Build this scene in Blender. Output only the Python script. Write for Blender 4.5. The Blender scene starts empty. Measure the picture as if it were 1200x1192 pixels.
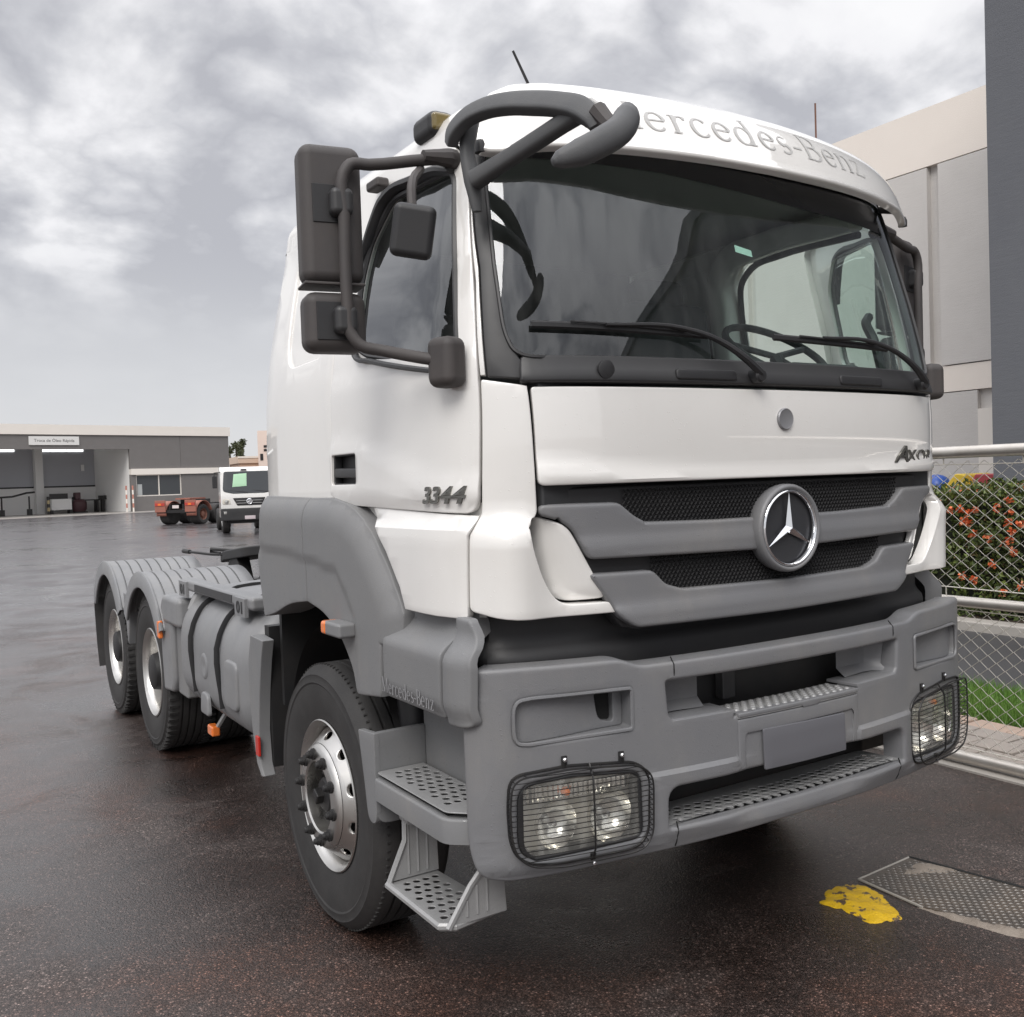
import bpy, bmesh, math, random
import numpy as np
from mathutils import Vector, Matrix
random.seed(7)
rng = np.random.default_rng(11)
SC = bpy.context.scene
COL = SC.collection

# ------------------------------------------------------------------ camera
def rot_axes(yaw, pitch, roll):
    y, p, r = (math.radians(a) for a in (yaw, pitch, roll))
    f = Vector((math.sin(y)*math.cos(p), math.cos(y)*math.cos(p), math.sin(p)))
    rt = Vector((math.cos(y), -math.sin(y), 0)); up = rt.cross(f)
    return rt*math.cos(r)+up*math.sin(r), -rt*math.sin(r)+up*math.cos(r), f
cam_data = bpy.data.cameras.new('camera')
cam = bpy.data.objects.new('camera', cam_data); COL.objects.link(cam)
rt, up, fw = rot_axes(32.0487, -1.6873, -1.949)
m = Matrix((rt, up, -fw)).transposed().to_4x4(); m.translation = (-2.5305, -2.2451, 1.7339)
cam.matrix_world = m
cam_data.sensor_fit = 'HORIZONTAL'; cam_data.sensor_width = 36; cam_data.lens = 36*1132.15/1200
cam_data.clip_end = 4000; cam_data.clip_start = .05
SC.camera = cam

# ------------------------------------------------------------------ sky, sun, exposure
W = bpy.data.worlds.new('World'); SC.world = W; W.use_nodes = True
def N(nt, typ, **kw):
    n = nt.nodes.new(typ)
    for k, v in kw.items():
        if k == 'ins':
            for a, b in v.items():
                if hasattr(b, 'is_output'): nt.links.new(b, n.inputs[a])
                else: n.inputs[a].default_value = b
        else: setattr(n, k, v)
    return n
def math_n(nt, op, a, b=None, c=None, clamp=False):
    n = nt.nodes.new('ShaderNodeMath'); n.operation = op; n.use_clamp = clamp
    for i, v in enumerate((a, b, c)):
        if v is None: continue
        if hasattr(v, 'is_output'): nt.links.new(v, n.inputs[i])
        else: n.inputs[i].default_value = v
    return n.outputs[0]
def ramp(nt, fac, stops, interp='LINEAR'):
    n = nt.nodes.new('ShaderNodeValToRGB'); nt.links.new(fac, n.inputs[0])
    cr_ = n.color_ramp; cr_.interpolation = interp
    while len(cr_.elements) < len(stops): cr_.elements.new(.5)
    for e, (p, c) in zip(cr_.elements, stops):
        e.position = p; e.color = (*(c if isinstance(c, (tuple, list)) else (c, c, c)), 1)
    return n.outputs[0]
def mixc(nt, fac, a, b, mode='MIX'):
    n = nt.nodes.new('ShaderNodeMix'); n.data_type = 'RGBA'; n.blend_type = mode
    for i, v in ((0, fac), (6, a), (7, b)):
        if hasattr(v, 'is_output'): nt.links.new(v, n.inputs[i])
        else: n.inputs[i].default_value = v if i == 0 else (*v, 1)
    return n.outputs[2]
SUN_EL, SUN_AZ = math.radians(44), math.radians(226)   # high and behind the camera, veiled by cloud
nt = W.node_tree; nt.nodes.clear()
tc = N(nt, 'ShaderNodeTexCoord'); sep = N(nt, 'ShaderNodeSeparateXYZ', ins={0: tc.outputs['Generated']})
zc = math_n(nt, 'MAXIMUM', sep.outputs[2], 0.0)
den = math_n(nt, 'ADD', zc, .45)
cx_ = math_n(nt, 'DIVIDE', sep.outputs[0], den); cy_ = math_n(nt, 'DIVIDE', sep.outputs[1], den)
cv = N(nt, 'ShaderNodeCombineXYZ', ins={0: cx_, 1: cy_, 2: 3.7})
n1 = N(nt, 'ShaderNodeTexNoise', ins={'Vector': cv.outputs[0], 'Scale': 4.6, 'Detail': 12, 'Roughness': .55, 'Distortion': .15})
n2 = N(nt, 'ShaderNodeTexNoise', ins={'Vector': cv.outputs[0], 'Scale': 1.5, 'Detail': 5, 'Roughness': .5})
n3 = N(nt, 'ShaderNodeTexNoise', ins={'Vector': N(nt, 'ShaderNodeVectorMath', operation='ADD', ins={0: cv.outputs[0], 1: (3.1, 7.7, .4)}).outputs[0], 'Scale': 3.4, 'Detail': 9, 'Roughness': .5, 'Distortion': .2})
puff = math_n(nt, 'ABSOLUTE', math_n(nt, 'SUBTRACT', math_n(nt, 'MULTIPLY', n3.outputs[0], 2.0), 1.0))
mx = math_n(nt, 'ADD', math_n(nt, 'ADD', math_n(nt, 'MULTIPLY', n1.outputs[0], .38), math_n(nt, 'MULTIPLY', n2.outputs[0], .40)), math_n(nt, 'ADD', math_n(nt, 'MULTIPLY', puff, .52), .056))
cl = ramp(nt, mx, [(.40, (.50, .505, .545)), (.455, (.64, .645, .68)), (.50, (.80, .80, .825)), (.545, (.97, .965, .985)), (.62, (1.04, 1.035, 1.045))])
veil = ramp(nt, zc, [(.0, 0), (.13, .05), (.25, .9), (1, 1)], 'EASE')
rain = ramp(nt, zc, [(0, (.72, .72, .735)), (.10, (.68, .685, .71)), (.2, (.60, .605, .635)), (1, (.6, .6, .63))])
cloud = mixc(nt, veil, rain, cl)
gain = ramp(nt, zc, [(0, .30), (.12, .29), (.42, .29), (.65, .52), (1, .72)])   # cloudy skies brighten towards the zenith
gain = math_n(nt, 'MULTIPLY', gain, 2.9)
cloud = N(nt, 'ShaderNodeVectorMath', operation='SCALE', ins={0: cloud, 'Scale': gain}).outputs[0]
sky = N(nt, 'ShaderNodeTexSky', sky_type='NISHITA', sun_disc=False, sun_elevation=SUN_EL, sun_rotation=SUN_AZ)
b1 = N(nt, 'ShaderNodeBackground', ins={0: sky.outputs[0], 1: .06})
b2 = N(nt, 'ShaderNodeBackground', ins={0: cloud, 1: 1.0})
ms = N(nt, 'ShaderNodeMixShader', ins={0: .93, 1: b1.outputs[0], 2: b2.outputs[0]})
N(nt, 'ShaderNodeOutputWorld', ins={0: ms.outputs[0]})
sd = bpy.data.lights.new('sun', 'SUN'); sd.energy = 1.5; sd.angle = math.radians(30); sd.color = (1, .965, .92)
so = bpy.data.objects.new('sun', sd); COL.objects.link(so)
sdir = Vector((math.sin(SUN_AZ)*math.cos(SUN_EL), math.cos(SUN_AZ)*math.cos(SUN_EL), math.sin(SUN_EL)))
so.rotation_euler = sdir.to_track_quat('Z', 'Y').to_euler()
SC.view_settings.view_transform = 'Standard'; SC.view_settings.look = 'None'
SC.view_settings.exposure = 0.29; SC.view_settings.gamma = 1.0; SC.view_settings.use_curve_mapping = False
SC.render.engine = 'CYCLES'
SC.cycles.max_bounces = 10; SC.cycles.transparent_max_bounces = 16; SC.cycles.use_denoising = True

# ------------------------------------------------------------------ materials
def pmat(name, col, rough=.5, metal=0.0, spec=.5, coat=0.0, coat_r=.05, noise=None, bump=None, rvar=None, **kw):
    """noise=(scale, amount, tint) mottles the colour; bump=(scale, distance) adds fine relief; rvar=(scale, amount)."""
    mt = bpy.data.materials.new(name); mt.use_nodes = True; t = mt.node_tree; t.nodes.clear()
    b = N(t, 'ShaderNodeBsdfPrincipled'); out = N(t, 'ShaderNodeOutputMaterial', ins={0: b.outputs[0]})
    b.inputs['Base Color'].default_value = (*col, 1); b.inputs['Roughness'].default_value = rough
    b.inputs['Metallic'].default_value = metal; b.inputs['Specular IOR Level'].default_value = spec
    b.inputs['Coat IOR'].default_value = kw.get('coat_ior', 1.5); b.inputs['Coat Weight'].default_value = coat; b.inputs['Coat Roughness'].default_value = coat_r
    tcn = N(t, 'ShaderNodeTexCoord')
    if noise:
        nz = N(t, 'ShaderNodeTexNoise', ins={'Vector': tcn.outputs['Object'], 'Scale': noise[0], 'Detail': 6, 'Roughness': .62})
        f = ramp(t, nz.outputs[0], [(.35, 0), (.68, 1)])
        t.links.new(mixc(t, math_n(t, 'MULTIPLY', f, noise[1]), col, noise[2]), b.inputs['Base Color'])
    if rvar:
        nz = N(t, 'ShaderNodeTexNoise', ins={'Vector': tcn.outputs['Object'], 'Scale': rvar[0], 'Detail': 5})
        t.links.new(math_n(t, 'ADD', math_n(t, 'MULTIPLY', math_n(t, 'SUBTRACT', nz.outputs[0], .5), rvar[1]), rough, clamp=True), b.inputs['Roughness'])
    if bump:
        nz = N(t, 'ShaderNodeTexNoise', ins={'Vector': tcn.outputs['Object'], 'Scale': bump[0], 'Detail': 3})
        bp = N(t, 'ShaderNodeBump', ins={'Height': nz.outputs[0], 'Distance': bump[1], 'Strength': 1.0})
        t.links.new(bp.outputs[0], b.inputs['Normal'])
    if 'emit' in kw:
        b.inputs['Emission Color'].default_value = (*kw['emit'], 1); b.inputs['Emission Strength'].default_value = kw.get('es', 1)
    return mt
def glass_mat(name, tint, film=.03, f0=.06, filmcol=(.6, .62, .6)):
    mt = bpy.data.materials.new(name); mt.use_nodes = True; t = mt.node_tree; t.nodes.clear()
    lw = N(t, 'ShaderNodeLayerWeight'); fr = math_n(t, 'POWER', lw.outputs['Facing'], 4.0)
    fr = math_n(t, 'ADD', math_n(t, 'MULTIPLY', fr, 1-f0), f0, clamp=True)
    tr = N(t, 'ShaderNodeBsdfTransparent', ins={0: (*tint, 1)})
    gl = N(t, 'ShaderNodeBsdfGlossy', ins={0: (.95, .97, 1, 1), 'Roughness': .012})
    df = N(t, 'ShaderNodeBsdfDiffuse', ins={0: (*filmcol, 1)})
    tcn = N(t, 'ShaderNodeTexCoord'); mp = N(t, 'ShaderNodeMapping', ins={'Vector': tcn.outputs['Object'], 'Scale': (14, 14, 1.4)})
    nz = N(t, 'ShaderNodeTexNoise', ins={'Vector': mp.outputs[0], 'Scale': 1.6, 'Detail': 7, 'Roughness': .6})
    ff = math_n(t, 'MULTIPLY', ramp(t, nz.outputs[0], [(.42, .25), (.75, 1)]), film)
    a = N(t, 'ShaderNodeMixShader', ins={0: ff, 1: tr.outputs[0], 2: df.outputs[0]})
    s = N(t, 'ShaderNodeMixShader', ins={0: fr, 1: a.outputs[0], 2: gl.outputs[0]})
    N(t, 'ShaderNodeOutputMaterial', ins={0: s.outputs[0]})
    return mt
def droplets(mt, scale=62, dust=(.27, .255, .235), amount=.42, film=True):
    """rain drops and a thin patchy film of road dust on a plastic surface"""
    t = mt.node_tree; b = [n for n in t.nodes if n.type == 'BSDF_PRINCIPLED'][0]; P = N(t, 'ShaderNodeTexCoord').outputs['Object']
    src = b.inputs['Base Color'].links[0].from_socket
    d1 = N(t, 'ShaderNodeTexNoise', ins={'Vector': P, 'Scale': 3.1, 'Detail': 9, 'Roughness': .72}); d2 = N(t, 'ShaderNodeTexNoise', ins={'Vector': N(t, 'ShaderNodeMapping', ins={'Vector': P, 'Scale': (18, 18, 1.5)}).outputs[0], 'Scale': 1.4, 'Detail': 5})
    f = math_n(t, 'MULTIPLY', ramp(t, d1.outputs[0], [(.48, 0), (.72, 1)]), ramp(t, d2.outputs[0], [(.35, .25), (.7, 1)]))
    col = mixc(t, math_n(t, 'MULTIPLY', f, amount), src, dust)
    v = N(t, 'ShaderNodeTexVoronoi', ins={'Vector': P, 'Scale': scale, 'Randomness': 1.0}); sel = math_n(t, 'GREATER_THAN', v.outputs['Color'], .62)
    drop = math_n(t, 'MULTIPLY', ramp(t, v.outputs['Distance'], [(.16, 1), (.24, 0)]), sel)
    if film: b.inputs['Coat Roughness'].default_value = .08; t.links.new(math_n(t, 'MULTIPLY', drop, .9), b.inputs['Coat Weight'])
    bp = N(t, 'ShaderNodeBump', ins={'Height': ramp(t, v.outputs['Distance'], [(.0, 1), (.24, 0)]), 'Distance': .002, 'Strength': .8})
    t.links.new(math_n(t, 'MULTIPLY', drop, .5), bp.inputs['Strength']); old = b.inputs['Normal'].links
    if old: t.links.new(old[0].from_socket, bp.inputs['Normal'])
    t.links.new(bp.outputs[0], b.inputs['Normal']); t.links.new(col, b.inputs['Base Color'])
M = {}
M['white'] = pmat('white_paint', (.80, .785, .76), .35, coat=1.0, coat_r=.025, coat_ior=1.75, noise=(1.3, .5, (.74, .72, .685)))
M['white_in'] = pmat('white_inside', (.80, .79, .76), .5)
M['grey'] = pmat('grey_plastic', (.176, .178, .187), .38, spec=.5, noise=(3.0, .5, (.20, .197, .196)), bump=(420, .0007), rvar=(6, .18))
M['grey2'] = pmat('fender_plastic', (.186, .188, .193), .5, spec=.4, noise=(2.2, .5, (.21, .207, .205)), bump=(420, .0006), rvar=(5, .2))
M['cover'] = pmat('tank_plastic', (.19, .193, .20), .42, noise=(4, .6, (.25, .25, .255)), rvar=(7, .3))
for k_ in ('grey', 'grey2', 'cover'): droplets(M[k_])
droplets(M['white'], 70, (.60, .565, .52), .16, False)
M['dark'] = pmat('dark_plastic', (.022, .022, .024), .5, noise=(4, .4, (.035, .034, .034)), bump=(500, .0003))
M['trim'] = pmat('charcoal_trim', (.030, .030, .032), .45, noise=(5, .5, (.045, .044, .044)))
M['mirror'] = pmat('mirror_housing', (.055, .05, .05), .62, noise=(6, .5, (.08, .068, .062)), bump=(600, .0004))
M['arm'] = pmat('faded_arm_plastic', (.075, .077, .081), .55, noise=(9, .55, (.11, .11, .11)), bump=(300, .0006))
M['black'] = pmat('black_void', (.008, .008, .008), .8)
M['rubber'] = pmat('tyre_rubber', (.026, .025, .025), .7, noise=(9, .7, (.043, .041, .04)), bump=(160, .0008))
M['alu'] = pmat('polished_aluminium', (.60, .59, .57), .30, 1.0, noise=(14, .5, (.62, .60, .57)), rvar=(10, .25))
M['steel_step'] = pmat('cast_aluminium', (.36, .36, .36), .42, .25, noise=(12, .6, (.29, .29, .29)), bump=(200, .0008))
M['chrome'] = pmat('chrome', (.85, .86, .88), .06, 1.0)
M['darkmetal'] = pmat('dark_metal', (.035, .035, .037), .4, .6, noise=(18, .6, (.06, .055, .05)))
M['chassis'] = pmat('chassis_paint', (.014, .014, .015), .55, noise=(7, .5, (.03, .027, .025)))
M['amber'] = pmat('amber_lens', (.80, .19, .03), .25, coat=.6)
M['red'] = pmat('red_lens', (.5, .03, .02), .3)
M['emboss'] = pmat('embossed_letters', (.30, .30, .31), .4)
M['badge'] = pmat('grey_badge', (.25, .25, .26), .35, .3)
M['letter'] = pmat('visor_print', (.45, .445, .435), .45)
M['gunmetal'] = pmat('dark_chrome_letters', (.20, .195, .18), .25, .9)
M['plate'] = pmat('blank_grey_plate', (.125, .125, .138), .8)
M['seat'] = pmat('seat_fabric', (.05, .052, .055), .9, noise=(20, .5, (.07, .07, .075)))
M['dash'] = pmat('dashboard_plastic', (.03, .031, .033), .55)
M['liner'] = pmat('headliner', (.34, .34, .335), .9)
M['glass'] = glass_mat('windscreen_glass', (.82, .96, .90), .05, .085)
M['sideglass'] = glass_mat('side_window_glass', (.62, .66, .65), .05, .14)
M['clearglass'] = glass_mat('clear_side_glass', (.80, .93, .88), .05, .05)
M['lens'] = glass_mat('lamp_cover', (.95, .95, .93), .42, .06, (.80, .79, .74))
M['band'] = pmat('visor_reflection_band', (.035, .036, .04), .14, spec=.6)  # dark gloss for the painted visor reflection, shared by the emblem disc

# ------------------------------------------------------------------ mesh helpers
def link(name, bm, mat, parent=None, ang=35, smooth=True, bevel=0, seg=2, label=None, kind=None):
    me = bpy.data.meshes.new(name); bm.to_mesh(me); bm.free()
    for mm in (mat if isinstance(mat, (list, tuple)) else [mat]): me.materials.append(mm)
    if smooth:
        me.polygons.foreach_set('use_smooth', [True]*len(me.polygons))
        if not bevel: me.set_sharp_from_angle(angle=math.radians(ang))
    o = bpy.data.objects.new(name, me); COL.objects.link(o)
    if parent is not None: o.parent = parent
    if bevel:
        b = o.modifiers.new('edge', 'BEVEL'); b.width = bevel; b.segments = seg; b.limit_method = 'ANGLE'
        b.angle_limit = math.radians(40); b.harden_normals = True; b.miter_outer = 'MITER_ARC'
    if label: o['label'] = label
    if kind: o['kind'] = kind
    return o
def thing(name, label, cat, loc=(0, 0, 0), rz=0, group=None):
    o = bpy.data.objects.new(name, None); COL.objects.link(o); o.location = loc; o.rotation_euler = (0, 0, rz)
    o.empty_display_size = .2
    return tag(o, label, cat, group)
def tag(o, label, cat, group=None):
    o['label'] = label; o['category'] = cat
    if group: o['group'] = group
    return o
def copy_tree(o, parent=None):
    c = o.copy(); COL.objects.link(c); c.parent = parent
    for ch in [x for x in o.children]: copy_tree(ch, c)
    return c
def box(bm, x0, x1, y0, y1, z0, z1, mi=0):
    vs = [bm.verts.new((x, y, z)) for x in (x0, x1) for y in (y0, y1) for z in (z0, z1)]
    for f in ((0, 1, 3, 2), (4, 6, 7, 5), (0, 4, 5, 1), (2, 3, 7, 6), (0, 2, 6, 4), (1, 5, 7, 3)):
        bm.faces.new([vs[i] for i in f]).material_index = mi
    return vs
def cbox(bm, c, s, rz=0, rx=0, ry=0, mi=0):
    vs = box(bm, -s[0]/2, s[0]/2, -s[1]/2, s[1]/2, -s[2]/2, s[2]/2, mi)
    R = Matrix.Translation(c) @ Matrix.Rotation(rz, 4, 'Z') @ Matrix.Rotation(ry, 4, 'Y') @ Matrix.Rotation(rx, 4, 'X')
    bmesh.ops.transform(bm, matrix=R, verts=vs)
def cr(P, n=24):
    P = np.array(P, float); Q = np.vstack([2*P[0]-P[1], P, 2*P[-1]-P[-2]]); out = []
    for i in range(1, len(Q)-2):
        t = np.linspace(0, 1, n, endpoint=False)[:, None]; a, b, c, d = Q[i-1:i+3]
        l1 = np.linalg.norm(b-a); l2 = np.linalg.norm(c-b); l3 = np.linalg.norm(d-c)
        m1 = ((c-b)/l2*l1+(b-a)/l1*l2)/(l1+l2)*l2; m2 = ((d-c)/l3*l2+(c-b)/l2*l3)/(l2+l3)*l2
        out.append((2*t**3-3*t**2+1)*b+(t**3-2*t**2+t)*m1+(-2*t**3+3*t**2)*c+(t**3-t**2)*m2)
    return np.vstack(out+[P[-1:]])
def tube(bm, pts, r, n=10, curve=0, caps=True, flat=1.0, closed=False, mi=0, sq=1.0):
    """round bar along pts; r may be a list; curve>0 smooths the path with that many steps a span; flat squashes the section."""
    P = np.array(pts, float); R = np.full(len(P), r) if np.isscalar(r) else np.array(r, float)
    if curve:
        R = np.interp(np.linspace(0, len(P)-1, (len(P)-1)*curve+1), np.arange(len(P)), R); P = cr(P, curve)
    k = len(P); rings = []; nrm = None
    for i in range(k):
        a = P[(i-1) % k] if (i > 0 or closed) else P[i]; b = P[(i+1) % k] if (i < k-1 or closed) else P[i]
        t = Vector(b-a).normalized()
        if nrm is None:
            ref = Vector((0, 0, 1)) if abs(t.z) < .9 else Vector((0, 1, 0)); nrm = t.cross(ref).normalized()
        nrm = (nrm-t*nrm.dot(t)).normalized(); bn = t.cross(nrm)
        rings.append([bm.verts.new(Vector(P[i])+nrm*(R[i]*math.copysign(abs(math.cos(q))**sq, math.cos(q)))+bn*(R[i]*flat*math.copysign(abs(math.sin(q))**sq, math.sin(q)))) for q in (2*math.pi*(j+.5)/n for j in range(n))])
    for i in range(k if closed else k-1):
        A, B = rings[i], rings[(i+1) % k]
        for j in range(n): bm.faces.new((A[j], A[(j+1) % n], B[(j+1) % n], B[j])).material_index = mi
    if caps and not closed:
        bm.faces.new(rings[0][::-1]).material_index = mi; bm.faces.new(rings[-1]).material_index = mi
def lathe(bm, prof, c, axis='x', sg=1, seg=48, mi=0, a0=0, a1=2*math.pi, caps=False):
    full = abs(a1-a0) > 6.28; k = seg if full else seg+1; rows = []
    for r, a in prof:
        row = []
        for j in range(k):
            q = a0+(a1-a0)*j/seg; u, v = r*math.cos(q), r*math.sin(q)
            p = {'x': (a*sg, u, v), 'y': (u, a*sg, v), 'z': (u, v, a*sg)}[axis]
            row.append(bm.verts.new((c[0]+p[0], c[1]+p[1], c[2]+p[2])))
        rows.append(row)
    for i in range(len(rows)-1):
        for j in range(k if full else k-1):
            try: bm.faces.new((rows[i][j], rows[i][(j+1) % k], rows[i+1][(j+1) % k], rows[i+1][j])).material_index = mi
            except ValueError: pass
    if caps:
        bm.faces.new(rows[0]); bm.faces.new(rows[-1][::-1])
def prism(bm, poly, f0, f1, mi=0):
    """poly of 2D points; f0, f1 turn (a, b) into the two end faces' 3D points."""
    A = [bm.verts.new(f0(*p)) for p in poly]; B = [bm.verts.new(f1(*p)) for p in poly]; n = len(poly)
    bm.faces.new(A[::-1]).material_index = mi; bm.faces.new(B).material_index = mi
    for i in range(n): bm.faces.new((A[i], A[(i+1) % n], B[(i+1) % n], B[i])).material_index = mi
def rp(pts, seg=6):
    """polygon with rounded corners: points (a, b) or (a, b, radius)."""
    out = []; n = len(pts)
    for i, p in enumerate(pts):
        r = p[2] if len(p) > 2 else 0
        b = Vector(p[:2]); a = Vector(pts[i-1][:2]); c = Vector(pts[(i+1) % n][:2])
        if r <= 0: out.append(tuple(b)); continue
        d1 = (a-b); d2 = (c-b); r1 = min(r, d1.length*.48); r2 = min(r, d2.length*.48)
        s, e = b+d1.normalized()*r1, b+d2.normalized()*r2
        for k in range(seg+1):
            t = k/seg; out.append(tuple(s*(1-t)**2+b*2*t*(1-t)+e*t*t))
    return out
class Skin:
    """A body surface: a half outline in plan, leaned and narrowed with height; u runs along the outline (positive to the truck's right)."""
    def __init__(s, HP, ZF, YF, ZW=(0, 1), XW=(1, 1), fade=.6):
        s.c = cr(HP); s.s = np.concatenate([[0], np.cumsum(np.linalg.norm(np.diff(s.c, axis=0), axis=1))])
        s.ZF, s.YF, s.ZW, s.XW, s.fade = ZF, YF, ZW, XW, fade
    def base(s, u, z):
        a = np.abs(u); x = np.interp(a, s.s, s.c[:, 0]); y = np.interp(a, s.s, s.c[:, 1])
        f = np.clip(1-y/s.fade, 0, 1); f = f*f*(3-2*f)
        y = y+np.interp(z, s.ZF, s.YF)*f; x = x*np.interp(z, s.ZW, s.XW)
        return np.stack([-np.sign(u)*x, y, z+0*u], -1)
    def __call__(s, u, z, w=0):
        u = np.asarray(u, float); z = np.asarray(z, float); w = np.asarray(w, float)
        e = .006; u = np.where(np.abs(u) < 1e-5, 1e-5, u)
        du = s.base(u+e, z)-s.base(u-e, z); dz = s.base(u, z+e)-s.base(u, z-e)
        n = np.cross(dz, du); n /= np.maximum(np.linalg.norm(n, axis=-1, keepdims=True), 1e-9)
        return s.base(u, z)+n*w[..., None]
CAB = Skin([(x_, .0685*x_**2+.066*x_**8) for x_ in np.linspace(0, 1.05, 24)]+[(1.095, .225), (1.125, .29),
            (1.14, .37), (1.145, .5), (1.145, .9), (1.145, 1.3), (1.145, 1.95), (1.137, 2.06), (1.10, 2.135), (1.04, 2.17), (.9, 2.185), (.4, 2.19), (0, 2.19)],
           *cr([(1.0, .065), (1.3, .064), (1.5, .060), (1.68, .048), (2.0, .043), (2.2, .075), (2.5, .14), (2.75, .20), (2.9, .26)], 10).T.copy(),
           *cr([(1.0, 1), (1.9, 1), (2.08, .997), (2.4, .96), (2.75, .895), (3.0, .86)], 10).T.copy())
BUM = Skin([(0, -.005), (.3, .005), (.5, .024), (.7, .052), (.9, .086), (1.03, .118), (1.11, .148), (1.16, .185), (1.185, .235), (1.19, .30), (1.19, .36)], [0, 2], [0, 0])
VIS = Skin([(0, .05), (.3, .068), (.6, .12), (.8, .18), (.95, .245), (1.05, .305), (1.11, .37), (1.13, .44)],
           *cr([(2.70, -.015), (2.74, 0), (2.80, .022), (2.88, .060), (2.95, .118), (3.0, .185), (3.06, .32)], 10).T.copy(), fade=1.2)
def side(x0):
    """flat side surface: a = y along the truck, b = z; w pushes outwards (towards the truck's right)."""
    return lambda a, b, w=0: np.stack([x0-np.asarray(w, float)+0*np.asarray(a, float), np.asarray(a, float), np.asarray(b, float)], -1)
def flat_fill(poly, holes=(), grid=.06, cuts=(), gu=None):
    bm = bmesh.new()
    def loop(pp):
        vs = [bm.verts.new((p[0], p[1], 0)) for p in pp]
        return [bm.edges.new((vs[i], vs[(i+1) % len(vs)])) for i in range(len(vs))], vs
    if holes:
        es = loop(poly)[0]
        for h in holes: es += loop(h)[0]
        bmesh.ops.triangle_fill(bm, use_beauty=True, edges=es)
    else:
        bm.faces.new(loop(poly)[1])
    A = np.array(poly)
    for ax in (0, 1):
        g = (gu or grid) if ax == 0 else grid
        if g <= 0: continue
        lo, hi = A[:, ax].min(), A[:, ax].max()
        vals = list(np.arange(math.ceil(lo/g)*g+.00013, hi, g))+[c for a, c in cuts if a == ax]
        for v in vals:
            co = [0, 0, 0]; co[ax] = v; no = [0, 0, 0]; no[ax] = 1
            bmesh.ops.bisect_plane(bm, geom=bm.verts[:]+bm.edges[:]+bm.faces[:], dist=1e-6, plane_co=co, plane_no=no)
    return bm
def grow(poly, d):
    P = np.array([p[:2] for p in poly], float)
    if abs(d) < 1e-9: return [tuple(p) for p in P]
    area = np.sum(P[:, 0]*np.roll(P[:, 1], -1)-np.roll(P[:, 0], -1)*P[:, 1]); s = 1 if area > 0 else -1
    e1 = P-np.roll(P, 1, 0); e2 = np.roll(P, -1, 0)-P
    e1 /= np.maximum(np.linalg.norm(e1, axis=1, keepdims=True), 1e-9); e2 /= np.maximum(np.linalg.norm(e2, axis=1, keepdims=True), 1e-9)
    n1, n2 = np.stack([e1[:, 1], -e1[:, 0]], 1)*s, np.stack([e2[:, 1], -e2[:, 0]], 1)*s; n = n1+n2
    n /= np.maximum(np.sum(n*n1, 1, keepdims=True), .35)
    return [tuple(p) for p in P+n*d]
def patch_bm(poly, S, w=0.0, depth=.02, edge=.004, wf=None, holes=(), grid=.06, gu=None, cuts=(), sg=1, steps=3, mi=0):
    if depth > 0 and edge > 0: poly = grow(poly, -edge); holes = [grow(h, edge) for h in holes]
    bm = flat_fill(poly, holes, grid, cuts, gu)
    bm.verts.ensure_lookup_table()
    co = np.array([v.co[:] for v in bm.verts]); nv = len(co)
    W0 = np.full(nv, float(w)) if wf is None else w+np.asarray(wf(co[:, 0], co[:, 1]), float)+np.zeros(nv)
    P = [(co[:, 0], co[:, 1], W0)]
    bd = [e for e in bm.edges if len(e.link_faces) == 1]
    loops_vs, faces_new = [], []
    if depth > 0 and bd:
        nrm = np.zeros((nv, 2))
        for e in bd:
            a, b = e.verts; t = (b.co-a.co).xy; n = Vector((t.y, -t.x))
            if n.length < 1e-9: continue
            n.normalize(); fc = e.link_faces[0].calc_center_median()
            if n.dot((fc-a.co).xy) > 0: n = -n
            nrm[a.index] += n; nrm[b.index] += n
        idx = sorted({v.index for e in bd for v in e.verts}); L = np.linalg.norm(nrm[idx], axis=1, keepdims=True)
        nn = nrm[idx]/np.maximum(L, 1e-6); base = co[idx]; cur = [bm.verts[i] for i in idx]; pos = {i: k for k, i in enumerate(idx)}
        edges = []
        for e in bd:
            l = e.link_loops[0]; edges.append((pos[l.vert.index], pos[l.link_loop_next.vert.index]))
        seq = [(edge*math.sin(q), edge*(1-math.cos(q))) for q in (math.pi/2*(k+1)/steps for k in range(steps))] if edge > 0 else []
        seq.append((edge, depth))
        for off, dw in seq:
            q = base[:, :2]+nn*off; P.append((q[:, 0], q[:, 1], W0[idx]-dw))
            new = [bm.verts.new((0, 0, 0)) for _ in idx]
            for a, b in edges: faces_new.append(bm.faces.new((cur[b], cur[a], new[a], new[b])))
            cur = new
    a = np.concatenate([p[0] for p in P])*sg; b = np.concatenate([p[1] for p in P]); ww = np.concatenate([p[2] for p in P])
    X = S(a, b, ww)
    bm.verts.index_update(); bm.verts.ensure_lookup_table()
    for v, x in zip(bm.verts, X): v.co = x
    bm.normal_update(); bm.faces.ensure_lookup_table()
    f = max(bm.faces[:max(1, min(40, len(bm.faces)))], key=lambda q: q.calc_area()); k = f.verts[0].index
    o0 = Vector(X[k]); o1 = Vector(S(a[k:k+1], b[k:k+1], ww[k:k+1]+.01)[0])
    if f.normal.dot(o1-o0) < 0: bmesh.ops.reverse_faces(bm, faces=bm.faces[:])
    if mi:
        for q in bm.faces: q.material_index = mi
    return bm
def patch(name, poly, mat, parent, S=CAB, ang=35, label=None, kind=None, **kw):
    return link(name, patch_bm(poly, S, **kw), mat, parent, ang=ang, label=label, kind=kind)
def sstep(x, a, b):
    t = np.clip((np.asarray(x, float)-a)/(b-a), 0, 1); return t*t*(3-2*t)
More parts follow.
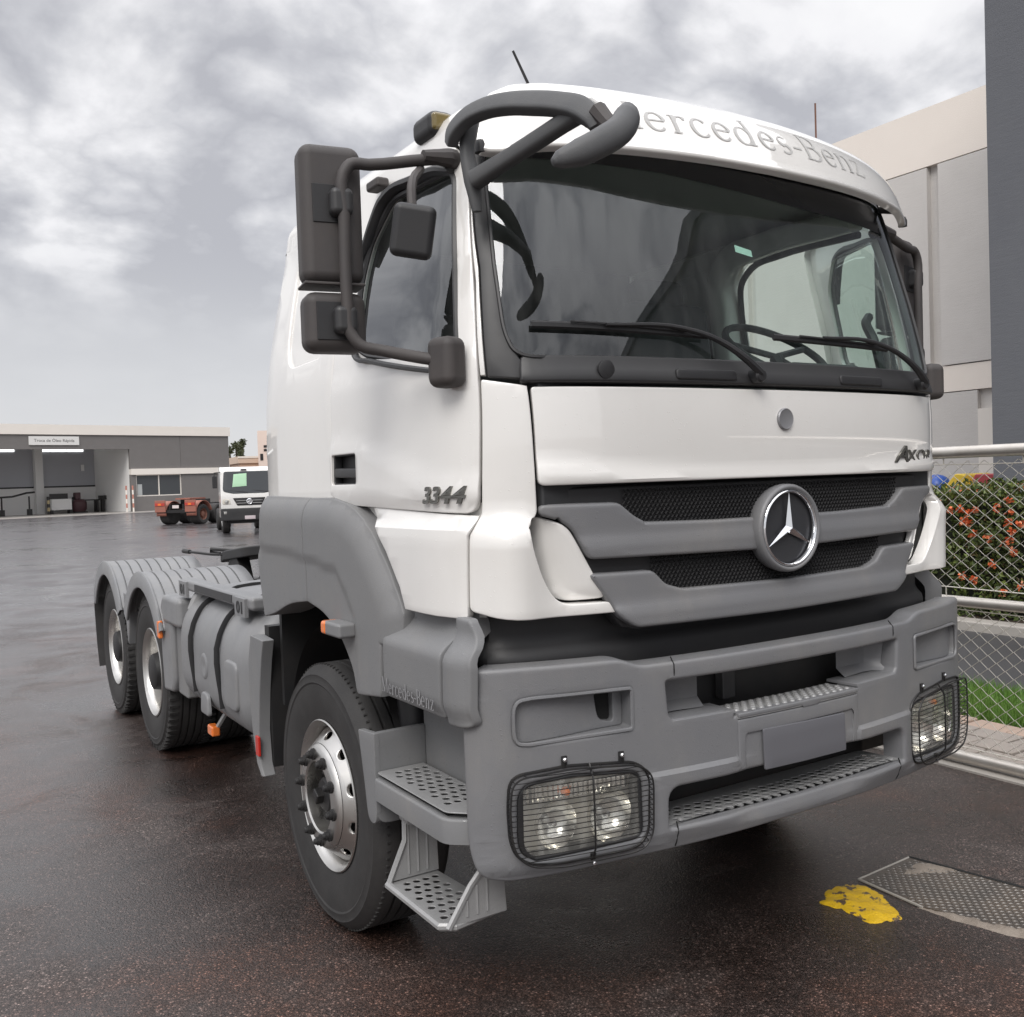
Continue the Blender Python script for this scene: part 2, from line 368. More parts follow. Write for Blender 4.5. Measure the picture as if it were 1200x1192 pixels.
def join(bm, other):
    me = bpy.data.meshes.new('tmp'); other.to_mesh(me); other.free(); bm.from_mesh(me); bpy.data.meshes.remove(me)
def text_bm(body, size=1.0, shear=0.0, extrude=.0, bold=0.0, space=1.0):
    cu = bpy.data.curves.new('tmp_text', 'FONT'); cu.body = body; cu.size = size; cu.shear = shear; cu.extrude = extrude
    cu.offset = bold; cu.space_character = space; cu.resolution_u = 4
    o = bpy.data.objects.new('tmp_text', cu); COL.objects.link(o)
    dg = bpy.context.evaluated_depsgraph_get(); me = o.evaluated_get(dg).to_mesh()
    bm = bmesh.new(); bm.from_mesh(me); o.evaluated_get(dg).to_mesh_clear()
    bpy.data.objects.remove(o); bpy.data.curves.remove(cu)
    return bm
def fit_text(bm, x0, x1, y0, y1):
    xs = [v.co.x for v in bm.verts]; ys = [v.co.y for v in bm.verts]
    a, b, c, d = min(xs), max(xs), min(ys), max(ys)
    for v in bm.verts: v.co.x = x0+(v.co.x-a)/(b-a)*(x1-x0); v.co.y = y0+(v.co.y-c)/(d-c)*(y1-y0)
    return bm
def map_bm(bm, S, w):
    co = np.array([v.co[:] for v in bm.verts]); X = S(co[:, 0], co[:, 1], w+co[:, 2])
    for v, x in zip(bm.verts, X): v.co = x
    return bm
# serif lettering drawn stroke by stroke
def ribbon(bm, pts, ws, z=0.0):
    P = np.array(pts, float)
    if len(P) == 2: P = P[0]+(P[1]-P[0])*np.linspace(0, 1, 7)[:, None]
    ws = np.full(len(P), ws) if np.isscalar(ws) else np.array(ws, float)
    T = np.gradient(P, axis=0); T /= np.maximum(np.linalg.norm(T, axis=1, keepdims=True), 1e-9); Nn = np.stack([-T[:, 1], T[:, 0]], 1)
    A = [bm.verts.new((*(p+n*w/2), z)) for p, n, w in zip(P, Nn, ws)]; B = [bm.verts.new((*(p-n*w/2), z)) for p, n, w in zip(P, Nn, ws)]
    for i in range(len(P)-1): bm.faces.new((A[i], B[i], B[i+1], A[i+1]))
def arc(cx, cy, rx, ry, a0, a1, n=18): return [(cx+rx*math.cos(math.radians(a)), cy+ry*math.sin(math.radians(a))) for a in np.linspace(a0, a1, n)]
def serif_word(word, S, x0, x1, z0, cap, w, mirror=-1):
    """letters run from u=x0 to u=x1 (u falls from the truck's right to its left) with baseline z0 and capital height cap."""
    T, t = .105, .035; bm = bmesh.new(); pen = 0.0; glyphs = []
    def stem(x, y0, y1, sw=T, s0=True, s1=True):
        g.append(([(x, y0), (x, y1)], sw))
        if s0: g.append(([(x-.1, y0+.015), (x+.1, y0+.015)], .03))
        if s1: g.append(([(x-.1, y1-.015), (x+.06, y1-.015)], .03))
    def bowl(cx, cy, rx, ry, a0, a1, thick=180):
        pts = arc(cx, cy, rx, ry, a0, a1); ws = [t+(T-t)*abs(math.cos(math.radians(a)))**1.5 for a in np.linspace(a0, a1, 18)]; g.append((pts, ws))
    for ch in word:
        g = []; x = .49
        if ch == 'M':
            stem(.1, 0, 1, t*1.2); g.append(([(.12, 1), (.46, .02)], T)); g.append(([(.46, .02), (.80, 1)], t)); stem(.84, 0, 1, T); adv = 1.02
        elif ch == 'e': bowl(.27, .33, .20, .33, 8, 318); g.append(([(.08, .36), (.47, .36)], t)); adv = .58
        elif ch == 'r': stem(.13, 0, .66); bowl(.30, .42, .15, .22, 165, 55); g.append(([(.36, .60), (.42, .56)], .09)); adv = .47
        elif ch == 'c': bowl(.27, .33, .20, .33, 42, 318); adv = .54
        elif ch == 'd': bowl(.27, .33, .20, .33, 0, 360); stem(.46, 0, 1, T, True, True); adv = .66
        elif ch == 's':
            g.append((arc(.22, .48, .14, .17, 40, 270, 12)+arc(.22, .17, .15, .16, 90, -140, 12), [.04]*6+[.06, .08, .1, .1, .1, .1]*2+[.06]*6)); adv = .47
        elif ch == '-': g.append(([(.04, .32), (.30, .32)], .06)); adv = .36
        elif ch == 'B': stem(.14, 0, 1); bowl(.30, .74, .22, .25, 90, -90); bowl(.30, .25, .27, .25, 90, -90); g += [([(.14, .98), (.31, .98)], t), ([(.14, .5), (.31, .5)], t), ([(.14, .02), (.31, .02)], t)]; adv = .68
        elif ch == 'n': stem(.13, 0, .66); bowl(.32, .42, .17, .22, 170, 0); stem(.49, 0, .43, T, True, False); adv = .66
        elif ch == 'z': g += [([(.06, .64), (.46, .64)], t), ([(.42, .64), (.08, .02)], T*.8), ([(.06, .02), (.47, .02)], t), ([(.07, .64), (.07, .52)], t), ([(.46, .02), (.46, .15)], t)]; adv = .54
        glyphs += [([(p[0]+pen, p[1]) for p in q], ww) for q, ww in g]; pen += adv
    k = (x1-x0)/pen
    for i, (q, ww) in enumerate(glyphs):
        q2 = [(p[0]*abs(k), p[1]*cap) for p in q]; ribbon(bm, q2, np.array(ww)*(abs(k)+cap)/2 if not np.isscalar(ww) else ww*(abs(k)+cap)/2, (i % 6)*.00025)
    for ax, g2 in ((0, .02),):
        pass
    for v in bm.verts: v.co.x = x0+v.co.x*math.copysign(1, k); v.co.y += z0
    map_bm(bm, S, w)
    return bm

# ================================================================== THE TRUCK
truck = thing('tractor_truck', 'big white three axle tractor truck with grey bumper, nearest vehicle on the wet yard', 'truck')
T = truck
# ---- roof and rear shell
def shell_ring(z, inset=0.0, n=150):
    u = np.linspace(0, CAB.s[-1], n); us = np.concatenate([u, -u[::-1][1:-1]]); a = CAB.base(np.where(np.abs(us) < 1e-6, 1e-6, us), np.full(len(us), min(z, 2.9)))
    a[:, 2] = z
    if inset > 0:
        c = np.array([0, 1.12]); dx = a[:, :2]-c
        s = np.array([(1.0-inset)/1.0, (1.04-inset)/1.04]); a[:, :2] = c+dx*s
    return a
bm = bmesh.new(); rings = []
RR = .12
zs = [(2.80, .0), (2.868, 0)]+[(2.87+RR*math.sin(q)*.75, RR*(1-math.cos(q))) for q in np.linspace(0, math.pi/2, 7)]+[(2.968, .3), (2.978, .6)]
for z, ins in zs: rings.append([bm.verts.new(p) for p in shell_ring(z, ins)])
for A, B in zip(rings[:-1], rings[1:]):
    for j in range(len(A)): bm.faces.new((A[j], A[(j+1) % len(A)], B[(j+1) % len(A)], B[j]))
bm.faces.new(rings[-1])
link('roof', bm, M['white'], T, 40)
U1, U2 = 1.137, 2.172           # door edges along the side
UR = 3.19                       # where the rear corner has turned onto the back wall
for sg in (1, -1):
    # side wall behind the door with its blanked window
    rec = rp([(2.30, 2.245, .05), (2.655, 2.236, .06), (2.71, 2.30, .05), (2.76, 2.70, .07), (2.66, 2.765, .06), (2.33, 2.775, .05)], 4)
    side_wall = patch('side_wall', rp([(2.180, 1.655), (UR, 1.655), (UR, 2.864), (2.180, 2.864)]), M['white'], T, holes=[rec], sg=sg, edge=.008, depth=.012, grid=.09)
    patch('window_blank', rec, M['white'], side_wall, w=-.011, depth=.002, edge=.001, sg=sg, grid=.09)
    # door
    win = rp([(1.198, 2.078, .03), (1.86, 2.19, .05), (1.985, 2.245, .06), (1.99, 2.50, .05), (1.965, 2.62, .05), (1.83, 2.742, .05), (1.40, 2.726, .05), (1.298, 2.702, .05), (1.226, 2.44, .1)], 5)
    hole_h = rp([(1.925, 1.738, .012), (2.158, 1.738, .012), (2.152, 1.848, .012), (1.925, 1.848, .012)], 3)
    door_poly = rp([(1.132, 1.665, .03), (1.160, 1.638, .02), (2.05, 1.662), (U2, 1.70), (U2, 2.856, .05), (2.06, 2.855), (1.52, 2.827, .2), (1.275, 2.79, .09), (1.185, 2.637, .1), (1.136, 2.34, .2), (1.124, 2.04, .1)], 6)
    def dw(u, z):   # the pressed lower field of the door, its swept upper edge and sill
        top = 1.90-.16*sstep(u, 2.1, 1.15)
        return -.012*sstep(z, 1.70, 1.668)*0+.010*sstep(z, top+.012, top-.03)*sstep(z, 1.655, 1.69)+.006*sstep(z, 2.16, 2.08)
    door = patch('door', door_poly, M['white'], T, holes=[win, hole_h], wf=dw, sg=sg, edge=.0035, depth=.03, grid=.035)
    patch('door_window', win, M['sideglass'] if sg > 0 else M['clearglass'], door, w=-.018, depth=0, sg=sg, grid=.1)
    bm = bmesh.new(); pts = win+[win[0], win[1]]
    P = CAB(np.array([p[0]*sg for p in win]), np.array([p[1] for p in win]), -.004); tube(bm, P, .011, 6, closed=True)
    link('window_seal', bm, M['trim'], door)
    # handle: a recessed cup and the grip bar across it
    h = patch('door_handle', hole_h, M['dark'], door, w=-.03, depth=.0, sg=sg, grid=.03)
    patch('handle_frame', grow(hole_h, .014), M['dark'], h, holes=[grow(hole_h, -.004)], w=.004, depth=.030, edge=.004, sg=sg, grid=.05)
    bm = patch_bm(rp([(1.935, 1.76, .01), (2.15, 1.765, .01), (2.15, 1.80, .01), (1.935, 1.795, .01)], 3), CAB, w=.006, depth=.03, edge=.005, sg=sg, grid=.05)
    link('grip', bm, M['trim'], h)
    bm = bmesh.new(); P = CAB(np.array([p[0]*sg for p in hole_h]), np.array([p[1] for p in hole_h]), .001); tube(bm, P, .005, 6, closed=True); link('cup_rim', bm, M['trim'], h)
    # rain deflector along the top of the window
    bm = bmesh.new()
    P = CAB(np.array([1.305, 1.42, 1.62, 1.80, 1.865, 1.93, 1.995])*sg, np.array([2.706, 2.730, 2.748, 2.758, 2.735, 2.66, 2.55]), .012); tube(bm, P, [.016, .026, .030, .030, .030, .026, .016], 8, curve=5, flat=.6)
    link('rain_deflector', bm, M['trim'], door)
    bm = bmesh.new(); P = CAB(np.array([1.225, 1.5, 1.80, 1.93, 1.965])*sg, np.array([2.062, 2.105, 2.163, 2.195, 2.25]), .010); tube(bm, P, .016, 8, curve=5, flat=.6); link('sill_trim', bm, M['trim'], door)
    # dark pillar trim between windscreen and door
    patch('pillar_trim', rp([(.985, 2.032), (1.098, 2.043), (1.106, 2.20), (1.118, 2.38), (1.172, 2.637), (1.232, 2.80), (1.24, 2.86), (1.14, 2.86), (1.106, 2.63), (1.066, 2.39), (1.036, 2.17), (.99, 2.09)]), M['trim'], T, w=-.004, depth=.03, edge=.004, sg=sg, grid=.06)
    patch('pillar_post', rp([(1.103, 2.048), (1.120, 2.048), (1.132, 2.34), (1.181, 2.637), (1.240, 2.765), (1.30, 2.802), (1.53, 2.835), (1.53, 2.862), (1.245, 2.862), (1.178, 2.637), (1.124, 2.38), (1.111, 2.20)]), M['white'], T, w=-.003, depth=.02, edge=.002, sg=sg, grid=.06)
    # white corner panel with the air deflector set into it
    scoop = rp([(.985, 1.618, .02), (.885, 1.614, .03), (.855, 1.580, .04), (.735, 1.356, .02), (.885, 1.350, .05), (.935, 1.42, .1), (.972, 1.53, .1)], 5)
    cpoly = rp([(.976, 2.012), (1.119, 2.036, .01), (1.1255, 1.637), (1.153, 1.577), (1.158, 1.348, .02), (1.04, 1.318, .15), (.690, 1.316, .008), (.706, 1.349, .006), (.74, 1.352), (.885, 1.352, .05), (.935, 1.42, .1), (.970, 1.53, .1), (.980, 1.600, .02), (.953, 1.630, .015), (.957, 1.71)], 6)
    def cw(u, z): return (.034*sstep(u, .90, 1.10)+.036*np.exp(-((np.asarray(u)-1.01)/.075)**2))*sstep(z, 1.645, 1.555)
    corner = patch('corner_panel', cpoly, M['white'], T, wf=cw, sg=sg, edge=.005, depth=.05, grid=.03)
    def aw(u, z):
        e = np.interp(z, [1.34, 1.42, 1.53, 1.60], [.90, .955, .992, 1.0]); i = np.interp(z, [1.35, 1.58, 1.615], [.735, .855, .885])
        t = np.clip((u-i)/np.maximum(e-i, .02), 0, 1)
        return -.006-.085*t**1.7-.018*sstep(z, 1.385, 1.345)
    blade = rp([(.985, 1.600, .02), (.948, 1.620, .015), (.860, 1.594, .04), (.822, 1.535, .1), (.726, 1.364, .02), (.880, 1.355, .05), (.940, 1.42, .1), (.976, 1.53, .1)], 5)
    patch('air_deflector', blade, M['white'], corner, wf=aw, sg=sg, edge=.006, depth=.02, grid=.03)
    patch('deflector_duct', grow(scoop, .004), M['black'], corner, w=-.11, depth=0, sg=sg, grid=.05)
    bm = patch_bm(rp([(1.125, 1.668), (2.02, 1.675), (2.02, 1.40), (1.72, 1.32), (1.125, 1.32)]), CAB, w=-.03, depth=0, sg=sg, grid=.1); link('inner_panel', bm, M['white_in'], T)
    # white panel under the door, stepped out from it
    lp = rp([(1.161, 1.326, .01), (1.156, 1.575), (1.129, 1.632), (1.815, 1.655), (1.735, 1.60), (1.63, 1.51), (1.535, 1.40), (1.50, 1.33)], 4)
    patch('lower_panel', lp, M['white'], T, wf=lambda u, z: .042*sstep(z, 1.640, 1.580), sg=sg, edge=.004, depth=.04, grid=.03, gu=.08)
# model number on the right door, built proud of the skin
def lettering(name, body, u0, u1, z0, z1, mat, parent, S=CAB, w=.002, ex=.004, shear=.0, bold=0.0, sg=1, space=1.0):
    bm = text_bm(body, 1.0, shear, .5, bold, space); fit_text(bm, 0, 1, 0, 1)
    lo = min(v.co.z for v in bm.verts); hi = max(v.co.z for v in bm.verts)
    for v in bm.verts: v.co.x = u0+(u1-u0)*v.co.x; v.co.y = z0+(z1-z0)*v.co.y; v.co.z = (v.co.z-lo)/max(hi-lo, 1e-6)*ex
    map_bm(bm, S, w); return link(name, bm, mat, parent, smooth=False)
right_door, left_door = [o for o in T.children if o.name.startswith('door')][:2]
TH = math.radians(-30); hp_ = Vector((1.10, .36, 0))       # the driver's door stands open
left_door.rotation_euler = (0, 0, TH); left_door.location = hp_-Matrix.Rotation(TH, 3, 'Z') @ hp_; left_door['label'] = 'open driver door'
lettering('model_number', '3344', 1.388, 1.166, 1.668, 1.722, M['gunmetal'], right_door, w=.013, ex=.008, shear=.28, bold=.025)

# ---- front panel (bonnet flap), badge, model name
hood_poly = rp([(.966, 2.008, .01), (.951, 1.714, .02), (-.951, 1.714, .02), (-.966, 2.008, .01)], 4)
def hw(u, z): return .016*sstep(z, 1.80-.05*np.cos(u*1.6), 1.755-.05*np.cos(u*1.6))-.006*sstep(z, 1.725, 1.712)
hood = patch('front_panel', hood_poly, M['white'], T, wf=hw, edge=.005, depth=.03, grid=.025, gu=.06)
bm = bmesh.new(); c = CAB(np.array([0.0]), np.array([1.909]), 0)[0]
lathe(bm, [(.037, -.004), (.037, .006), (.034, .009), (.030, .007), (.0001, .0075)], c, 'y', -1, 32)
link('round_badge', bm, M['badge'], hood)
lettering('model_letters', 'A', -.612, -.708, 1.752, 1.814, M['gunmetal'], hood, w=.003, ex=.008, shear=.32, bold=.012)
lettering('model_letters', 'XOR', -.700, -.918, 1.752, 1.799, M['gunmetal'], hood, w=.003, ex=.006, shear=.10, bold=.004, space=1.05)

# ---- grille: black carrier, mesh, two grey bars, star
gr_poly = rp([(.945, 1.704), (.949, 1.628), (.862, 1.597), (.82, 1.54), (.706, 1.314), (.66, 1.262), (.6, 1.25), (-.6, 1.25), (-.66, 1.262), (-.706, 1.314), (-.82, 1.54), (-.862, 1.597), (-.949, 1.628), (-.945, 1.704)])
grille = patch('grille', gr_poly, M['dark'], T, w=-.03, depth=.05, edge=.01, grid=.06)
def bar(name, half, w, sh):
    poly = half+[(-a, b) for a, b in half[::-1]]
    return patch(name, rp([(p[0], p[1], .018) for p in poly], 3), M['grey'], grille, wf=sh, w=w, edge=.010, depth=.04, grid=.018, gu=.05)
bar('upper_bar', [(.13, 1.474), (.79, 1.486), (.84, 1.575), (.88, 1.606), (.949, 1.625), (.949, 1.657), (.685, 1.654), (.630, 1.611), (.585, 1.589), (.30, 1.582)], .004,
    lambda u, z: .010*sstep(z, 1.552, 1.540))
bar('lower_bar', [(.05, 1.258), (.63, 1.264), (.69, 1.300), (.735, 1.368), (.79, 1.440), (.560, 1.437), (.512, 1.390), (.445, 1.370), (.08, 1.365)], .006,
    lambda u, z: .012*sstep(z, 1.338, 1.322))
bm = bmesh.new()
def zig(u0, u1, z0, z1):
    k = 0; z = z0
    while z < z1:
        us = np.arange(u0, u1, .0085); zz = z+np.where((np.arange(len(us))+k) % 2 == 0, .0045, -.0045)
        P = CAB(us, zz, -.022); n = len(us)
        A = CAB(us, zz+.0016, -.022); B = CAB(us, zz-.0016, -.022); Cc = CAB(us, zz, -.016)
        va = [bm.verts.new(p) for p in A]; vb = [bm.verts.new(p) for p in B]; vc = [bm.verts.new(p) for p in Cc]
        for i in range(n-1): bm.faces.new((va[i], va[i+1], vc[i+1], vc[i])); bm.faces.new((vc[i], vc[i+1], vb[i+1], vb[i]))
        z += .0125; k += 1
zig(-.665, .665, 1.588, 1.700); zig(-.56, .56, 1.372, 1.476)
link('grille_mesh', bm, M['trim'], grille, kind='stuff', smooth=False)
sc_ = CAB(np.array([0.0]), np.array([1.542]), .026)[0]; sc_[0] = .0
bm = bmesh.new()
lathe(bm, [(.128, -.07), (.144, -.05), (.150, -.02), (.149, .002), (.143, .012), (.136, .012), (.131, .006), (.130, -.012)], sc_, 'y', -1, 64)
star = link('star_emblem', bm, M['grey'], grille, 60)
bm = bmesh.new(); lathe(bm, [(.0001, -.010), (.131, -.010)], sc_, 'y', -1, 48); link('emblem_disc', bm, M['band'], star)
bm = bmesh.new(); lathe(bm, [(.1315, .000), (.129, .010), (.124, .012), (.1195, .008), (.119, -.004)], sc_, 'y', -1, 64); link('chrome_ring', bm, M['chrome'], star, 60)
bm = bmesh.new()
for k in range(3):
    q = math.pi/2+k*2*math.pi/3; tip = (math.cos(q)*.121, math.sin(q)*.121); b1_ = (math.cos(q+math.pi/3)*.0175, math.sin(q+math.pi/3)*.0175); b2_ = (math.cos(q-math.pi/3)*.0175, math.sin(q-math.pi/3)*.0175)
    pt = lambda p, w: bm.verts.new((sc_[0]+p[0], sc_[1]-w, sc_[2]+p[1]))
    c0 = pt((0, 0), .016); t0 = pt(tip, .004); l0 = pt(b1_, .0); r0 = pt(b2_, .0)
    bm.faces.new((c0, l0, t0)); bm.faces.new((c0, t0, r0))
link('star_points', bm, M['chrome'], star, smooth=False)

# ---- windscreen, cowl, wipers, painted visor reflection
ws_poly = rp([(1.0, 2.098, .07), (1.036, 2.17, .05), (1.068, 2.39), (1.108, 2.63), (1.135, 2.85, .09), (-1.135, 2.85, .09), (-1.108, 2.63), (-1.068, 2.39), (-1.036, 2.17, .05), (-1.0, 2.098, .07)], 6)
ws = patch('windscreen', ws_poly, M['glass'], T, w=-.008, depth=0, grid=.06)
patch('visor_reflection_band', rp([(1.10, 2.735, .03), (1.12, 2.84, .05), (-1.10, 2.84, .05), (-.93, 2.80), (-.93, 2.665, .06), (-.3, 2.69), (.4, 2.735)], 5), M['band'], ws, w=-.006, depth=0, grid=.06)  # the visor's dark reflection, painted as a band on the glass
bm = bmesh.new()
for q in (1,): 
    P = CAB(np.array([p[0] for p in ws_poly]), np.array([p[1] for p in ws_poly]), -.003); tube(bm, P, .009, 6, closed=True, flat=.7)
link('windscreen_seal', bm, M['trim'], ws)
def cwf(u, z): return .012*sstep(z, 2.085, 2.045)
cowl = patch('cowl', rp([(.998, 2.020, .01), (.992, 2.105, .02), (-.992, 2.105, .02), (-.998, 2.020, .01)], 3), M['trim'], T, wf=cwf, depth=.05, edge=.008, grid=.02, gu=.06)
for u0 in (.22, -.54):
    patch('washer_cover', rp([(u0+.0, 2.030, .012), (u0+.25, 2.030, .012), (u0+.25, 2.064, .012), (u0, 2.064, .012)], 4), M['dark'], cowl, w=.018, depth=.02, edge=.006, grid=.05)
for u0, zc0 in ((.725, 2.056), (.125, 2.052)):
    bm = bmesh.new(); c = CAB(np.array([u0]), np.array([zc0]), .012)[0]; lathe(bm, [(.030, -.004), (.030, .003), (.026, .005), (.0001, .005)], c, 'y', -1, 24); link('cowl_cap', bm, M['dark'], cowl)
for u_p, u_e, z_e, u_m in ((.14, .955, 2.192, .42), (-.80, .02, 2.185, -.52)):
    bm = bmesh.new(); P = CAB(np.array([u_p, u_p+.06, u_p+.16, u_m+.02, u_m+.30]), np.array([2.05, 2.09, 2.15, 2.187, 2.190]), np.array([.045, .05, .042, .035, .028]))
    tube(bm, P, [.014, .013, .010, .008, .006], 8, curve=6)
    wp = link('wiper', bm, M['dark'], cowl)
    bm = bmesh.new(); us = np.linspace(u_m-.10, u_e, 14); P = CAB(us, np.linspace(2.176, z_e, 14), .012); tube(bm, P, .0075, 6, flat=1.6); link('blade', bm, M['dark'], wp)
    bm = bmesh.new(); us = np.linspace(u_m+.0, u_e-.12, 10); P = CAB(us, np.linspace(2.182, z_e+.006, 10), .024); tube(bm, P, .004, 6); link('blade_rail', bm, M['trim'], wp)
    bm = bmesh.new(); c = CAB(np.array([u_p]), np.array([2.045]), .03)[0]; lathe(bm, [(.024, -.03), (.024, .012), (.018, .02), (.0001, .022)], c, 'y', -1, 20); link('pivot', bm, M['dark'], wp)

# ---- sun visor with its printed lettering
def vhalf(n=26):
    us = np.linspace(0, VIS.s[-1], n); return us
us = np.linspace(0, 1.085, 40)
lo = np.interp(us, [0, .6, .86, .98, 1.05, 1.085], [2.735, 2.740, 2.735, 2.722, 2.725, 2.750])
hi = np.interp(us, [0, .5, .75, .88, .98, 1.05, 1.085], [3.038, 3.034, 3.015, 2.985, 2.935, 2.865, 2.785])
vp = [(a, b) for a, b in zip(us, lo)]+[(a, b) for a, b in zip(us[::-1], hi[::-1])]
vp = vp[:-1]+[(-a, b) for a, b in zip(us[1:], hi[1:])]+[(-a, b) for a, b in zip(us[::-1][1:-1], lo[::-1][1:-1])]
vp = [vp[0]]+vp[1:]
visor = patch('sun_visor', vp, M['white'], T, S=VIS, edge=.010, depth=.030, grid=.0125, gu=.03,
              wf=lambda u, z: .018*sstep(z, 2.775, 2.745)*sstep(np.abs(u), 1.08, .8))
link('visor_lettering', serif_word('Mercedes-Benz', VIS, .662, -.615, 2.830, .106, .0016), M['letter'], visor, smooth=False)
for s in (1, -1):
    bm = bmesh.new(); a = VIS(np.array([1.02*s]), np.array([2.79]), -.01)[0]; b = CAB(np.array([1.09*s]), np.array([2.80]), .0)[0]; tube(bm, [a, b], .014, 8); link('visor_bracket', bm, M['dark'], visor)
    bm = bmesh.new(); a = VIS(np.array([1.055*s]), np.array([2.742]), -.012)[0]; lathe(bm, [(.0001, .03), (.012, .026), (.018, .012), (.018, -.012), (.0001, -.012)], a, 'z', 1, 16); link('visor_stud', bm, M['trim'], visor)

# ---- roof marker lamp and aerial
c = CAB(np.array([1.58]), np.array([2.885]), -.03)[0]
bm = bmesh.new(); cbox(bm, (c[0]-.005, c[1], c[2]+.035), (.10, .15, .085)); ml = link('roof_marker_lamp', bm, M['dark'], T, bevel=.03, seg=4)
bm = bmesh.new(); cbox(bm, (c[0]-.012, c[1]-.065, c[2]+.037), (.07, .03, .058)); link('lamp_lens', bm, pmat('smoked_amber', (.16, .12, .04), .2, coat=.5), ml, bevel=.012, seg=3)
bm = bmesh.new(); tube(bm, [(-.745, .41, 2.94), (-.757, .40, 3.02), (-.812, .40, 3.115)], [.010, .005, .004], 6); link('aerial', bm, M['dark'], T)

# ---- bumper
def mir(h): return h+[(-p[0],)+tuple(p[1:]) for p in h[::-1] if abs(p[0]) > 1e-3]
bp_out = rp(mir([(.0, .575), (.55, .565), (1.04, .553, .05), (1.13, .555, .05), (1.200, .578, .06), (1.232, .66, .05), (1.238, 1.16, .03), (1.20, 1.186, .03), (1.05, 1.186), (.725, 1.180, .03), (.655, 1.153, .03), (.001, 1.155)]), 5)
def both(h): return [rp(h, 5), rp([(-p[0],)+tuple(p[1:]) for p in h], 5)]
pan = [(1.074, 1.088, .04), (1.02, 1.094), (.690, 1.089, .012), (.691, .964, .012), (1.03, .959), (1.078, .965, .05)]
lamp = [(1.070, .842, .06), (.90, .852), (.662, .832, .05), (.660, .622, .04), (1.02, .612), (1.075, .640, .06)]
mid = rp([(.565, 1.094, .012), (.555, .972, .03), (.300, .972), (.300, .950), (-.300, .950), (-.300, .972), (-.555, .972, .03), (-.565, 1.094, .012)], 5)
low = rp([(.574, .640, .01), (.574, .765, .05), (.30, .7665), (-.30, .7665), (-.574, .765, .05), (-.574, .640, .01)], 5)
pans, lamps = both(pan), both(lamp)
def bw(u, z):
    a = np.abs(u)
    return .015*sstep(z, .819, .807)*sstep(a, .285, .31)*sstep(a, .68, .60)*sstep(z, .60, .63)+.006*sstep(z, .628, .605)*sstep(a, .85, .35)-.02*sstep(z, .60, .555)
bumper = patch('bumper', bp_out, M['grey'], T, S=BUM, holes=pans+lamps+[mid, low], wf=bw, edge=.012, depth=.085, grid=.022, gu=.05, steps=4, cuts=[(1, .807), (1, .813), (1, .819)])
# dark radiator front and cross members seen through the openings
bm = bmesh.new(); box(bm, -.58, .58, .215, .26, .60, 1.12); box(bm, -.6, .6, .26, .34, .60, 1.16); link('radiator_front', bm, M['chassis'], T, smooth=False)
for s in (1, -1):
    patch('towing_pocket', rp([(.355*s, .972), (.552*s, .975), (.56*s, 1.09), (.355*s, 1.10)]), M['grey'], bumper, S=BUM, wf=lambda u, z: -.125+.11*sstep(np.abs(u), .50, .60)+.04*sstep(z, 1.0, .965), depth=0, grid=.02, gu=.04)
    patch('pocket_shelf', rp([(.298*s, .0), (.58*s, .0), (.58*s, .13), (.298*s, .13)]), M['grey'], bumper, S=lambda a, b, w: BUM(a, .969+np.asarray(w), -np.asarray(b)), depth=.01, edge=.003, grid=.04)
bm = bmesh.new(); box(bm, -.20, -.14, .16, .2, .96, 1.11); link('pocket_bracket', bm, M['trim'], bumper, bevel=.006)
def holes_grid(x0, x1, y0, y1, nx, ny, rx, ry, rot=0.5):
    hs = []
    for j in range(ny):
        for i in range(nx):
            cx0 = x0+(x1-x0)*(i+.5+(.5 if j % 2 else 0)*.98-.25)/nx; cy0 = y0+(y1-y0)*(j+.5)/ny
            pts = []
            for k in range(8):
                q = 2*math.pi*k/8; a, b = rx*math.cos(q), ry*math.sin(q); pts.append((cx0+a*math.cos(rot)-b*math.sin(rot), cy0+a*math.sin(rot)+b*math.cos(rot)))
            hs.append(pts)
    return hs
tread_map = lambda a, b, w: BUM(a, .645+np.asarray(w), -np.asarray(b))
step = patch('bumper_step', rp([(.572, .004), (-.572, .004), (-.572, .17, .02), (.572, .17, .02)]), M['steel_step'], bumper, S=tread_map, holes=holes_grid(-.55, .55, .018, .135, 26, 4, .0150, .0115, .25), depth=.003, edge=.0008, grid=0, gu=.0, steps=1)
bm = bmesh.new(); join(bm, patch_bm([(.57, .0), (-.57, .0), (-.57, .18), (.57, .18)], tread_map, w=-.03, depth=0, grid=.1)); link('step_shade_pan', bm, M['black'], step)  # black sheet: the shade behind the tread holes put into its colour
for u0 in (.52, -.52):
    bm = bmesh.new(); c = BUM(np.array([u0]), np.array([.65]), -.012)[0]; lathe(bm, [(.009, 0), (.008, .006), (.0001, .007)], c, 'z', 1, 10); link('bolt', bm, M['steel_step'], step)
for s in (1, -1):   # seam where the bumper corner meets the step bar
    bm = bmesh.new(); zs_ = np.linspace(.572, .655, 9); P = BUM(np.full(9, .545*s), zs_, bw(np.full(9, .545), zs_)-.0004+np.where(zs_ > .628, -.010*(zs_-.628)/.027, 0)); tube(bm, P, .0026, 5); link('bumper_seam', bm, M['black'], bumper)
    bm = bmesh.new(); P = BUM(np.full(4, .535*s), np.array([1.10, 1.12, 1.145, 1.166]), np.array([-.004, .001, .0, -.018])); tube(bm, P, .0022, 5); link('bumper_seam', bm, M['black'], bumper)
